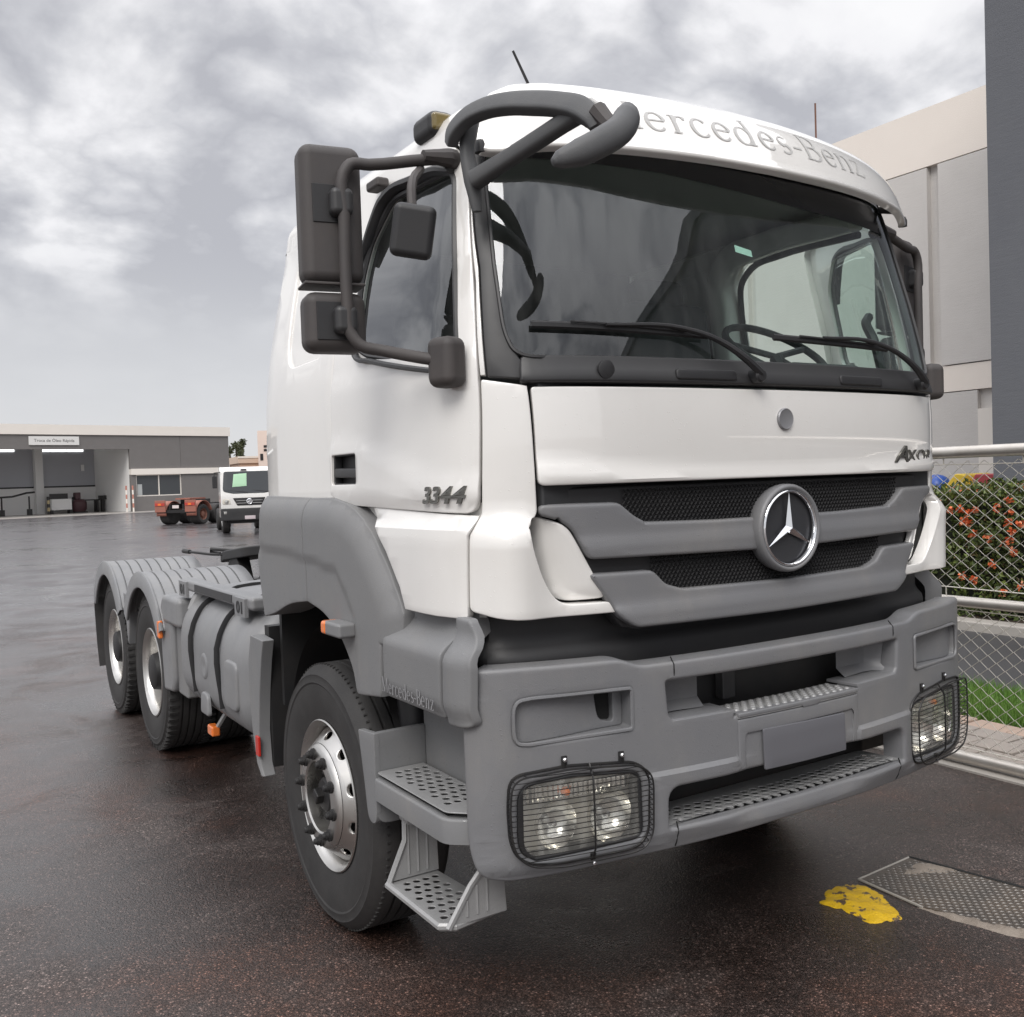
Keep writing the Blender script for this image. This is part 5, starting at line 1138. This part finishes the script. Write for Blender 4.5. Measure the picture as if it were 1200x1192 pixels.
for k in range(8):
    y0, y1 = 9.06+4.6*k, 9.06+4.6*k+4.37
    bm = bmesh.new(); box(bm, .0, .119, y0, y1, 3.60, 7.34); link('wall_panel', bm, M['light_wall'], show_, smooth=False)
bm = bmesh.new(); box(bm, .0, .119, 4.4, 8.83, 3.60, 7.34); link('wall_panel', bm, M['light_wall'], show_, smooth=False)
bm = bmesh.new(); box(bm, .02, .119, 8.14, 46, 0, 3.08); link('lower_wall', bm, M['light_wall'], show_, smooth=False)
bm = bmesh.new(); box(bm, .0, .118, 7.6, 8.13, 0, 2.74); link('door_surround', bm, M['white_wall'], show_, smooth=False)
rod = thing('lightning_rod', 'thin brown lightning rod standing above the beige parapet', 'rod', (16, 13.3, 8.45))
bm = bmesh.new(); tube(bm, [(0, 0, -.15), (0, 0, 1.9)], .022, 8); link('mast', bm, pmat('rusty_rod', (.13, .06, .04), .7), rod)
bm = bmesh.new(); box(bm, -.1, .1, -.1, .1, -.16, .03); link('foot', bm, M['darkmetal'], rod, smooth=False)
# ---- play equipment over the hedge
def play(nm, label, cat): return thing(nm, label, cat)
pb = thing('blue_play_dome', 'blue round play dome peeping over the hedge beside the yellow roof', 'play dome', (11, 6.95, 0))
bm = bmesh.new(); lathe(bm, [(.22, 0), (.22, 1.28), (.21, 1.36), (.17, 1.44), (.10, 1.49), (.0001, 1.51)], (0, 0, .09), 'z', 1, 24); link('dome', bm, pmat('blue_plastic', (.035, .10, .42), .35), pb)
bm = bmesh.new(); lathe(bm, [(.235, 1.20), (.235, 1.27)], (0, 0, 0), 'z', 1, 24); link('white_band', bm, pmat('white_plastic', (.6, .68, .7), .4), pb)
def playhouse(x, y, ln, colr, label, ztop, curved):
    h = thing('playhouse', label, 'playhouse', (x, y, 0), 0, 'plastic playhouses over the hedge')
    bm = bmesh.new(); box(bm, -.3, .3, -ln/2+.05, ln/2-.05, 0, ztop-.22); link('wall', bm, pmat('playhouse_wall', (.5, .42, .3), .5), h, bevel=.03)
    bm = bmesh.new(); pr = [(-ln/2, ztop-.26), (-ln/2+.12, ztop-.02), (-ln/2+.2, ztop), (ln/2-.22, ztop), (ln/2, ztop-.24)] if not curved else [(-ln/2, ztop-.14), (-ln/2, ztop), (ln/2-.02, ztop), (ln/2+.04, ztop-.10), (ln/2-.1, ztop-.17)]
    prism(bm, pr, lambda a, b: (-.36, a, b), lambda a, b: (.36, a, b)); link('roof', bm, pmat('playhouse_roof', colr, .4), h, bevel=.02)
playhouse(11.1, 6.44, .50, (.72, .50, .05), 'yellow playhouse roof peeping over the hedge next to the blue dome', 1.60, False)
playhouse(11.1, 6.00, .34, (.42, .06, .07), 'dark red playhouse roof peeping over the hedge beside the grey building', 1.59, True)

# ---- inspection plate in the yard and the yellow patch beside it
plate = thing('cover_plate', 'chequered steel cover plate set into the asphalt with a broken concrete edge', 'cover plate', (1.0, .0, 0))
msteel = pmat('worn_chequer_steel', (.065, .058, .052), .45, .3, noise=(5, .8, (.14, .105, .075)), bump=(120, .002))
PC = [(-.205, .415), (.16, .435), (.30, -.30), (.235, -.62), (-.10, -.32), (-.225, .10)]
bm = bmesh.new(); prism(bm, [(a*.985, b*.985) for a, b in PC], lambda a, b: (a, b, -.02), lambda a, b: (a, b, .006)); link('plate', bm, msteel, plate, smooth=False)
def inside(a, b, Q):
    c = False
    for (x1, y1), (x2, y2) in zip(Q, Q[1:]+Q[:1]):
        if (y1 > b) != (y2 > b) and a < (x2-x1)*(b-y1)/(y2-y1)+x1: c = not c
    return c
bm = bmesh.new(); Q = [(a*.94, b*.94) for a, b in PC]
for i in range(40):
    for j in range(64):
        a, b = -.28+i*.0185, -.62+j*.0185
        if not inside(a, b, Q): continue
        q = .78 if (i+j) % 2 else -.78; vs = [bm.verts.new((a+math.cos(q+t)*r, b+math.sin(q+t)*r, zz)) for t, r, zz in ((0, .0095, .006), (1.57, .0032, .006), (3.14, .0095, .006), (4.71, .0032, .006))]; tp = bm.verts.new((a, b, .0098))
        for k in range(4): bm.faces.new((vs[k], vs[(k+1) % 4], tp))
link('tread_bumps', bm, pmat('polished_bumps', (.15, .14, .13), .35, .5, noise=(6, .8, (.25, .235, .22))), plate, smooth=False, kind='stuff')
bm = bmesh.new(); tube(bm, [(a, b, .004) for a, b in PC[-1:]+PC[:2]], .006, 6); link('frame_edge', bm, pmat('worn_edge', (.34, .32, .29), .6), plate)
bm = bmesh.new(); tube(bm, [(PC[1][0], PC[1][1], .003), (PC[2][0], PC[2][1], .003)], .009, 6); link('edge_gap', bm, M['black'], plate)
def lump(name, outline, hgt, mat, parent, z0=.002, seedv=3, rough=.4):
    r2 = np.random.default_rng(seedv); bm = flat_fill(outline, grid=.014); dd = poly_dist(outline+outline[:1]); bm.verts.ensure_lookup_table()
    co = np.array([v.co[:] for v in bm.verts]); dist = dd(co[:, 0], co[:, 1]); nz = np.sin(co[:, 0]*61+1)*np.sin(co[:, 1]*53+2)+.6*np.sin(co[:, 0]*131)*np.sin(co[:, 1]*117+.7)
    z = z0-.004+hgt*np.minimum(1, dist/.07)**.6*(1+.14*nz)+.003*nz*np.minimum(1, dist/.01)
    for v, zz in zip(bm.verts, z): v.co.z = zz
    return link(name, bm, mat, parent, 60)
def wob(pts, n, amp, seedv):
    r2 = np.random.default_rng(seedv); P = cr(pts+pts[:1], n)[:-1]; return [tuple(p+r2.normal(0, amp, 2)) for p in P]
M['old_concrete'] = pmat('stained_concrete', (.20, .165, .135), .8, noise=(14, .8, (.30, .26, .22)), bump=(60, .004))
lump('broken_concrete', wob([(-.235, .12), (-.20, .06), (-.09, -.20), (.0, -.36), (-.02, -.42), (-.13, -.30), (-.22, -.06)], 5, .004, 5), .016, M['old_concrete'], plate, z0=.004)
lump('broken_concrete', wob([(-.02, .33), (.06, .36), (.15, .36), (.185, .22), (.13, .24), (.07, .29)], 5, .004, 6), .006, M['old_concrete'], plate, z0=.010)
ym = pmat('chipped_yellow_paint', (.72, .46, .015), .5, noise=(24, .55, (.62, .38, .02)), bump=(90, .004)); t = ym.node_tree
b_ = [n for n in t.nodes if n.type == 'BSDF_PRINCIPLED'][0]; src = b_.inputs['Base Color'].links[0].from_socket
nz = N(t, 'ShaderNodeTexNoise', ins={'Vector': N(t, 'ShaderNodeTexCoord').outputs['Object'], 'Scale': 17, 'Detail': 5, 'Roughness': .65}); t.links.new(mixc(t, ramp(t, nz.outputs[0], [(.565, 0), (.60, 1)]), src, (.11, .075, .05)), b_.inputs['Base Color'])
yp = lump('yellow_marker', wob([(.475, .385), (.53, .375), (.60, .43), (.70, .425), (.765, .395), (.77, .31), (.70, .19), (.622, .085), (.56, .10), (.505, .14), (.51, .22), (.50, .31)], 5, .004, 8), .014, ym, None)
tag(yp, 'yellow painted concrete lump on the asphalt touching the cover plate', 'painted lump')

# ================================================================== ACROSS THE YARD
WS_X, WS_RZ = Vector((24.498, 92.963, 0)), math.atan2(.23318, .97243)
ws_ = thing('workshop_building', 'long low grey workshop with white parapet and a wide open service bay across the yard', 'building', WS_X, WS_RZ)
M['wsgrey'] = pmat('workshop_block', (.165, .155, .15), .85, noise=(1.5, .4, (.19, .18, .175)))
M['wsin'] = pmat('bay_upper_wall', (.44, .445, .475), .8); M['wsin2'] = pmat('bay_lower_wall', (.78, .77, .755), .8)
def wbox(name, x0, x1, y0, y1, z0, z1, mat, parent=ws_):
    bm = bmesh.new(); box(bm, x0, x1, y0, y1, z0, z1); return link(name, bm, mat, parent, smooth=False)
wbox('upper_wall', -48, -9.93, 0, .3, 5.72, 6.98, M['wsgrey']); 
for x0, x1 in ((-9.93, -5.05), (-5.03, 0)):
    wbox('wall_panel', x0, x1, .01, .3, 3.9, 6.98, M['wsgrey'])
wbox('lower_wall', -9.93, -9.42, .0, .3, 0, 3.4, M['wsgrey']); wbox('lower_wall', -5.05, 0, .0, .3, 0, 3.4, M['wsgrey']); wbox('sill_wall', -9.42, -5.05, .0, .3, 0, 1.40, M['wsgrey'])
wbox('parapet', -48.1, .15, -.12, 10, 6.98, 7.84, M['white_wall']); wbox('ledge', -9.9, .1, -.14, .3, 3.38, 3.92, M['white_wall'])
wf = wbox('window', -9.42, -5.05, .16, .2, 1.40, 3.38, pmat('dark_pane', (.055, .06, .065), .12))
for x0, x1 in ((-9.42, -9.34), (-7.28, -7.20), (-5.13, -5.05)): wbox('mullion', x0, x1, .08, .16, 1.40, 3.38, M['white_wall'], wf)
for z0, z1 in ((1.40, 1.48), (3.30, 3.38)): wbox('rail', -9.34, -5.13, .09, .155, z0, z1, M['white_wall'], wf)
wbox('window_notice', -9.28, -8.85, .12, .15, 1.5, 2.5, pmat('notice_paper', (.4, .42, .42), .6), wf)
wbox('back_wall', -48, -7.2, 8.0, 8.3, 2.6, 6.9, M['wsin']); wbox('dado_wall', -48, -7.2, 7.98, 8.3, 0, 2.48, M['wsin2']); wbox('dado_rail', -48, -7.2, 7.95, 8.3, 2.48, 2.62, M['darkmetal'])
wbox('side_wall', -9.9, -9.6, .3, 8.0, 0, 6.9, M['wsin2']); wbox('roof_slab', -48, 0, .3, 10, 6.8, 6.95, M['wsgrey']); wbox('end_wall', -.3, 0, .3, 10, 0, 6.8, M['wsgrey']); wbox('rear_wall', -48, 0, 9.7, 10, 0, 6.8, M['wsgrey']); wbox('end_wall', -48, -47.7, .3, 10, 0, 6.8, M['wsgrey'])
M['skylit'] = pmat('daylight_panel', (.8, .8, .8), .5, emit=(.85, .87, .86), es=1.6)
for x0 in np.arange(-46.5, -10, 1.55):
    if int(round((x0+46.5)/1.55)) % 4 == 3: continue
    wbox('clerestory_pane', x0+.03, x0+1.50, 7.93, 7.99, 5.86, 6.22, M['skylit'])
for x0 in (-15.2, -25, -35): wbox('bay_column', x0-.35, x0+.35, 7.4, 7.97, 0, 6.75, M['wsin2'])
wbox('wall_box', -19.9, -19.2, 7.88, 7.95, 2.75, 3.6, pmat('blue_box', (.09, .10, .2), .6)); wbox('wall_box', -11.2, -10.9, 7.88, 7.95, 4.0, 4.6, M['wsin2'])
sl = wbox('bay_floor', -48, -9.6, .31, 7.9, -.02, .05, pmat('bay_concrete', (.25, .235, .22), .35)); ap = wbox('apron', -48, -6.6, -4.6, .30, -.02, .03, pmat('apron_concrete', (.40, .375, .35), .4, noise=(1, .5, (.3, .28, .26))))
sgn = tag(wbox('shop_sign', -18.58, -14.42, -.10, -.02, 6.08, 6.82, pmat('sign_white', (.72, .71, .69), .5), None), 'white rectangular shop sign over the open workshop bay', 'sign'); sgn.location = WS_X; sgn.rotation_euler = (0, 0, WS_RZ)
bm = text_bm('Troca de Óleo Rápida', 1, 0, .0, .01); fit_text(bm, -18.18, -14.82, 6.26, 6.66)
for v in bm.verts: v.co = Vector((v.co.x, -.106, v.co.y))
link('sign_lettering', bm, pmat('sign_print', (.16, .15, .15), .6), sgn, smooth=False)
def local(x, y, z=0): return WS_X+Matrix.Rotation(WS_RZ, 3, 'Z') @ Vector((x, y, z))
def inbay(nm, label, cat, x, y): return thing(nm, label, cat, local(x, y, .05), WS_RZ)
def tb(parent, name, boxes=(), tubes=(), mat=None, bevel=0):
    bm = bmesh.new()
    for b in boxes: box(bm, *b)
    for p, r in tubes: tube(bm, p, r, 8)
    return link(name, bm, mat or M['darkmetal'], parent, smooth=bool(bevel), bevel=bevel)
o = inbay('workbench', 'dark steel workbench at the right end of the workshop bay', 'workbench', -9.9-1.6, 6.2)
tb(o, 'top', [(-1.6, 1.1, -.4, .4, 1.1, 1.22)]); 
for x0 in (-1.5, .9): tb(o, 'leg', [(x0-.09, x0+.09, -.35, .35, 0, 1.1)])
tb(o, 'vice', [(-1.3, -1.0, -.2, .1, 1.22, 1.5), (-1.36, -.6, -.1, 0, 1.30, 1.40)])
o = inbay('bench_grinder', 'upright pedestal machine standing at the right end of the workbench', 'machine', -10.25, 5.6); tb(o, 'pedestal', [(-.14, .14, -.14, .14, 0, 1.45)]); tb(o, 'head', [(-.35, .35, -.12, .12, 1.2, 1.55)])
o = inbay('parts_washer', 'pale cabinet shaped parts washer left of the dark compressor', 'parts washer', -14.0, 6.0); tb(o, 'cabinet', [(-.9, .9, -.4, .4, .35, 1.35)], mat=M['wsin2']); tb(o, 'backboard', [(-.8, .8, .2, .35, 1.35, 1.85)])
for x0 in (-.8, .8): tb(o, 'leg', [(x0-.06, x0+.06, -.35, .35, 0, .35)])
o = inbay('air_compressor', 'dark reddish air compressor standing in the workshop bay beside the workbench', 'compressor', -13.1+.8, 6.0); mr_ = pmat('maroon_enamel', (.07, .03, .035), .5)
bm = bmesh.new(); lathe(bm, [(.0001, .1), (.55, .12), (.68, .4), (.68, 1.0), (.5, 1.25), (.0001, 1.3)], (0, 0, 0), 'z', 1, 16); link('tank', bm, mr_, o)
tb(o, 'motor', [(-.4, .1, -.3, .3, 1.3, 1.9)], mat=mr_, bevel=.06); tb(o, 'skid', [(-.6, .6, -.5, .5, 0, .12)])
o = inbay('alignment_stand', 'spindly wheel alignment stand between tyre changer and column', 'stand', -18.0, 5.4)
tb(o, 'arm', tubes=[([(-1.7, 0, 1.65), (-.3, 0, 1.7), (.9, 0, 2.0), (1.6, 0, 2.05)], .09)])
for x0 in (-1.2, 1.1): tb(o, 'post', tubes=[([(x0, 0, 0), (x0, 0, 1.7)], .07)]); tb(o, 'foot', [(x0-.14, x0+.14, -.3, .3, 0, .55)])
o = inbay('tyre_changer', 'tyre changer with an upright tyre at the far left of the workshop bay', 'tyre changer', -21.0, 4.6); tb(o, 'bed', [(-1.6, 1.1, -.5, .5, .45, .62)]); tb(o, 'skid', [(-1.5, .9, -.45, .45, 0, .42)], mat=M['wsin2'])
bm = bmesh.new(); lathe(bm, [(.35, -.15), (.72, -.15), (.78, 0), (.72, .15), (.35, .15), (.35, -.15)], (-.35, 0, 1.4), 'y', 1, 24); link('tyre', bm, M['rubber'], o)
for k, x0 in enumerate((-10.55, -9.95)):
    o = thing('guard_post', ('red and white striped guard post at the bay corner nearer the workbench', 'red and white striped guard post right against the block wall of the workshop')[k], 'guard post', local(x0, -.35), WS_RZ, 'striped guard posts at the workshop bay')
    for j in range(6):
        bm = bmesh.new(); lathe(bm, [(.0001, .4*j), (.075, .4*j), (.075, .4*j+.4), (.0001, .4*j+.4)], (0, 0, 0), 'z', 1, 10); link('stripe', bm, pmat('post_red', (.50, .22, .17), .6) if j % 2 else M['white_wall'], o)
o = thing('guard_post', 'short striped guard post at the foot of the bay column', 'guard post', local(-15.4, 5.0), WS_RZ, 'striped guard posts at the workshop bay')
for j in range(5):
    bm = bmesh.new(); lathe(bm, [(.0001, .33*j), (.13, .33*j), (.13, .33*j+.33), (.0001, .33*j+.33)], (0, 0, 0), 'z', 1, 10); link('stripe', bm, pmat('post_ochre', (.45, .36, .2), .5) if j % 2 else M['darkmetal'], o)
# ---- red chassis parked across the yard, seen from its tail
rt_ = thing('chassis_truck', 'rusty red truck chassis seen from its tail in front of the workshop', 'truck', (9.35, 49.6, 0), math.radians(-52))
RED = pmat('faded_red_paint', (.33, .12, .085), .6, noise=(6, .7, (.27, .125, .095))); RUST = pmat('rusty_rim', (.27, .12, .085), .8, noise=(9, .7, (.12, .06, .045)))
# local: y runs forward from the tail, x to the right
for x0 in (-.42, .42): tb(rt_, 'rail', [(x0-.05, x0+.05, .0, 7.0, .82, 1.08)])
tb(rt_, 'tail_beam', [(-1.2, 1.2, -.05, .10, .62, .78)]); tb(rt_, 'number_plate', [(-.2, .2, -.08, -.055, .86, 1.02)], mat=pmat('plate_white', (.7, .62, .6), .5)); tb(rt_, 'coupling', [(-.45, .45, .9, 2.2, 1.08, 1.3)]); tb(rt_, 'coupling_plate', [(-.45, .45, .5, 1.8, 1.3, 1.38)], mat=RED)
for x0 in (-.95, .95):
    for y0 in (.62, 1.98):
        w = bpy.data.objects.new('wheel', None); COL.objects.link(w); w.parent = rt_; s = 1 if x0 > 0 else -1
        bm = bmesh.new(); lathe(bm, [(.30, .0), (.34, .02), (.46, .03), (.52, -.02), (.52, -.52), (.46, -.56), (.30, -.54), (.0001, -.50)], (x0+.25*s, y0, .52), 'x', s, 28); link('tyre', bm, M['rubber'], w)
        bm = bmesh.new(); lathe(bm, [(.31, .0), (.29, -.02), (.26, -.12), (.14, -.14), (.14, -.02), (.0001, -.0)], (x0+.25*s, y0, .52), 'x', s, 24); link('rim', bm, RUST, w)
    for y0 in (.62,):
        bm = bmesh.new(); rows = []
        for q in np.linspace(-.15, math.pi*.93, 16): rows.append((y0-.66*math.cos(q)*1.0, .56+.68*math.sin(q)))
        for r0 in range(15):
            (a, b), (c, d) = rows[r0], rows[r0+1]; bm.faces.new([bm.verts.new(v) for v in ((x0-.31, a, b), (x0+.31, a, b), (x0+.31, c, d), (x0-.31, c, d))])
        bmesh.ops.remove_doubles(bm, verts=bm.verts[:], dist=1e-5); mg = link('mudguard', bm, RED, rt_, 50); mg.modifiers.new('t', 'SOLIDIFY').thickness = .03
    tb(rt_, 'valance', [(x0-.34, x0+.34, -.12, -.06, .66, 1.28)], mat=RED, bevel=.02); tl = tb(rt_, 'tail_lamp', [(x0-.30, x0+.30, -.15, -.12, 1.0, 1.14)], mat=pmat('tail_lamp_red', (.45, .05, .04), .3)); tb(tl, 'lens', [(x0-.10, x0+.10, -.16, -.15, 1.02, 1.12)], mat=M['amber'])
tb(rt_, 'fuel_tank', [(.55, 1.15, 3.2, 4.6, .5, 1.05)], bevel=.1); tb(rt_, 'battery_box', [(-1.15, -.55, 3.2, 4.2, .55, 1.0)])
for x0 in (-1.0, 1.0):
    w = bpy.data.objects.new('front_wheel', None); COL.objects.link(w); w.parent = rt_; s = 1 if x0 > 0 else -1
    bm = bmesh.new(); lathe(bm, [(.30, .0), (.46, .03), (.52, -.02), (.52, -.26), (.46, -.30), (.30, -.28)], (x0+.2*s, 5.6, .52), 'x', s, 28); link('tyre', bm, M['rubber'], w)
# ---- white truck facing the camera
wt = thing('delivery_truck', 'white cab over truck facing the camera with a green notice in its windscreen', 'truck', (8.85, 35.3, 0), math.radians(-13))
WP = pmat('white_cab_paint', (.78, .77, .75), .3, coat=.6)
bm = bmesh.new(); prism(bm, rp([(-.02, .62, .05), (-.05, 1.45, .1), (.16, 2.50, .12), (.40, 2.62, .1), (1.75, 2.62, .15), (1.80, .62, .05)], 5), lambda a, b: (-1.07, a, b), lambda a, b: (1.07, a, b)); link('cab', bm, WP, wt, bevel=.05, seg=3)
def fr(z): return np.interp(z, [.62, 1.45, 2.5], [-.02, -.05, .16])
def fpatch(name, pts, mat, w=.015, parent=wt, depth=.03, edge=.01, wf=None, grid=.2):
    return patch(name, rp(pts, 4), mat, parent, S=lambda a, b, w_=0: np.stack([np.asarray(a, float), fr(b)-np.asarray(w_, float), np.asarray(b, float)], -1), w=w, depth=depth, edge=edge, grid=grid, wf=wf)
fpatch('windscreen', [(-.99, 1.66, .12), (-.92, 2.44, .08), (.92, 2.44, .08), (.99, 1.66, .12), (.6, 1.57), (-.6, 1.57)], pmat('cab_glass', (.045, .05, .055), .08, spec=.8))
nt_ = fpatch('green_notice', [(-.62, 1.83), (-.55, 2.33), (-.06, 2.36), (-.08, 1.86)], pmat('green_notice', (.42, .66, .45), .6), w=.022, depth=.004, edge=.001)
fpatch('grille', [(-.46, 1.10, .03), (-.62, 1.40, .03), (.62, 1.40, .03), (.46, 1.10, .03)], M['dark'], w=.012)
for zz in (1.19, 1.29): fpatch('grille_slat', [(-.50, zz-.012), (-.53, zz+.012), (.53, zz+.012), (.50, zz-.012)], pmat('slat_grey', (.3, .3, .3), .4), w=.03)
bm = bmesh.new(); lathe(bm, [(.105, -.02), (.12, .01), (.10, .03), (.09, .0), (.0001, .0)], (0, -.07, 1.25), 'y', -1, 24); em = link('round_emblem', bm, M['chrome'], wt)
bm = bmesh.new()
for q in (math.pi/2, math.pi*7/6, math.pi*11/6): tube(bm, [(0, -.09, 1.25), (.085*math.cos(q), -.08, 1.25+.085*math.sin(q))], [.016, .004], 5)
link('emblem_points', bm, M['chrome'], em)
for s in (-1, 1):
    hl = fpatch('headlight', [(.70*s, 1.16, .04), (.74*s, 1.34, .04), (1.0*s, 1.38, .05), (1.02*s, 1.16, .05)], M['lampback'], w=.014)
    bm = bmesh.new(); lathe(bm, [(.085, .0), (.08, .02), (.0001, .03)], (.86*s, -.05, 1.26), 'y', -1, 16); link('reflector', bm, M['reflector'], hl)
    fpatch('fog_lamp', [(.86*s, .78, .02), (.86*s, .88, .02), (.98*s, .88, .02), (.98*s, .78, .02)], M['reflector'], w=.09)
    bm = bmesh.new(); tube(bm, [(1.05*s, .1, 2.42), (1.28*s, -.05, 2.40), (1.30*s, -.05, 1.95)], .02, 6); ma = link('mirror_arm', bm, M['dark'], wt); tb(ma, 'mirror_head', [(1.18*s-.02, 1.18*s+.16, -.06, .04, 1.80, 2.28)] if s > 0 else [(-1.36, -1.18, -.06, .04, 1.80, 2.28)], mat=M['dark'], bevel=.03)
    w = bpy.data.objects.new('front_wheel', None); COL.objects.link(w); w.parent = wt
    bm = bmesh.new(); lathe(bm, [(.26, .0), (.40, .03), (.47, -.02), (.47, -.24), (.40, -.28), (.26, -.26)], (1.0*s, .95, .47), 'x', s, 28); link('tyre', bm, M['rubber'], w)
    bm = bmesh.new(); lathe(bm, [(.27, .0), (.24, -.03), (.20, .02), (.08, .03), (.0001, .04)], (1.0*s, .95, .47), 'x', s, 20); link('rim', bm, M['wsin2'], w)
    w = bpy.data.objects.new('rear_wheel', None); COL.objects.link(w); w.parent = wt
    bm = bmesh.new(); lathe(bm, [(.26, .0), (.40, .03), (.47, -.02), (.47, -.50), (.40, -.54), (.26, -.52)], (1.05*s, 4.9, .47), 'x', s, 28); link('tyre', bm, M['rubber'], w)
fpatch('bumper', [(-1.09, .52, .06), (-1.09, 1.00, .06), (1.09, 1.00, .06), (1.09, .52, .06)], M['trim'], w=.08, depth=.12, edge=.03)
fpatch('number_plate', [(-.20, .56), (-.20, .70), (.20, .70), (.20, .56)], pmat('pale_plate', (.55, .48, .50), .5), w=.10, depth=.01, edge=.002)
for x0, x1 in ((-.70, -.05), (.12, .78)):
    bm = bmesh.new(); tube(bm, [(x1, -.05, 1.62), (x0, -.01, 1.70)], .012, 5); link('wiper', bm, M['dark'], wt)
fpatch('brow', [(-.3, 2.47), (-.26, 2.53), (-.05, 2.53), (-.05, 2.47)], M['dark'], w=.03)
for x0 in (-.38, .38): tb(wt, 'rail', [(x0-.04, x0+.04, 1.5, 6.2, .70, .92)])
tb(wt, 'under_frame', [(-.8, .8, .2, 1.6, .40, .70)], mat=M['chassis'])
# ---- trees and houses far behind
M['bark'] = pmat('bark', (.10, .085, .07), .9, noise=(4, .7, (.06, .05, .04)), bump=(12, .03))
M['farleaf'] = pmat('far_foliage', (.050, .065, .030), .7, noise=(3, .8, (.085, .095, .05)))
tl_ = ('pruned tree with a forked trunk right of the workshop parapet', 'slimmer pruned tree just right of the forked one')
for k, (px_, py_, hh) in enumerate(((30.15, 110, 7.2), (31.35, 111.5, 7.5))):
    tr = thing('pruned_tree', tl_[k], 'tree', (px_, py_, 0), .6*k, 'pruned trees beyond the workshop')
    bm = bmesh.new()
    limbs = [((.0, .0), (-.75, 0), .86), ((0, 0), (.10, .1), .93), ((0, 0), (.45, -.1), .8)] if k == 0 else [((0, 0), (.12, 0), .95), ((0, 0), (-.25, .1), .85)]
    tips = []; cs = .40 if k == 0 else .34
    tube(bm, [(0, 0, 0), (.04, 0, hh*.25), (0, 0, hh*.45)], [.30, .24, .20], 9)
    for _, (dx, dy), f_ in limbs:
        tip = (dx, dy, hh*f_); tips.append(tip); tube(bm, [(0, 0, hh*.42), (dx*.55, dy*.5, hh*.60), (dx*.9, dy, hh*.75), tip], [.17, .14, .12, .09], 8, curve=3)
    link('trunk', bm, M['bark'], tr)
    bm = bmesh.new(); pts = []
    for ti in tips:
        for j in range(190): v = rng.normal(0, 1, 3); v /= np.linalg.norm(v); pts.append(np.array(ti)+v*np.array([cs, cs, .5])*rng.uniform(.2, 1.0)**.6+np.array([0, 0, .05]))
    for ti in tips:
        for j in range(16): pts.append(np.array(ti)*np.array([1, 1, 0])*.95+np.array([0, 0, ti[2]-rng.uniform(.3, 2.2)])+rng.normal(0, .14, 3))
    leaf_cloud(bm, np.array(pts), .34, .2); link('crown', bm, M['farleaf'], tr, smooth=False, kind='stuff')
hs_ = thing('house', 'low beige house with an orange tiled roof behind the white parked truck', 'house', (30.4, 104, 0), -.1)
tb(hs_, 'wall', [(-1.6, 4.5, 0, 6, 0, 4.6)], mat=pmat('house_wall', (.62, .44, .33), .85)); tb(hs_, 'roof', [(-1.8, 4.7, -.2, 6.2, 4.6, 5.35)], mat=pmat('house_fascia', (.64, .50, .40), .8)); tb(hs_, 'gutter', [(-1.82, 4.72, -.26, -.2, 5.15, 5.36)], mat=M['white_wall'])
h2 = thing('service_tower', 'tall cream plant room with dark vents rising behind the white truck', 'building', (29.95, 101, 0), -.3)
tb(h2, 'wall', [(-.0, 6, 0, 5, 0, 8.0)], mat=pmat('cream_wall', (.76, .62, .54), .85))
for z0 in (6.3, 5.9): tb(h2, 'vent', [(.6, 2.0, -.06, .0, z0-.12, z0+.12)])
tb(h2, 'vent', [(.2, .5, -.06, 0, 4.8, 5.5)])
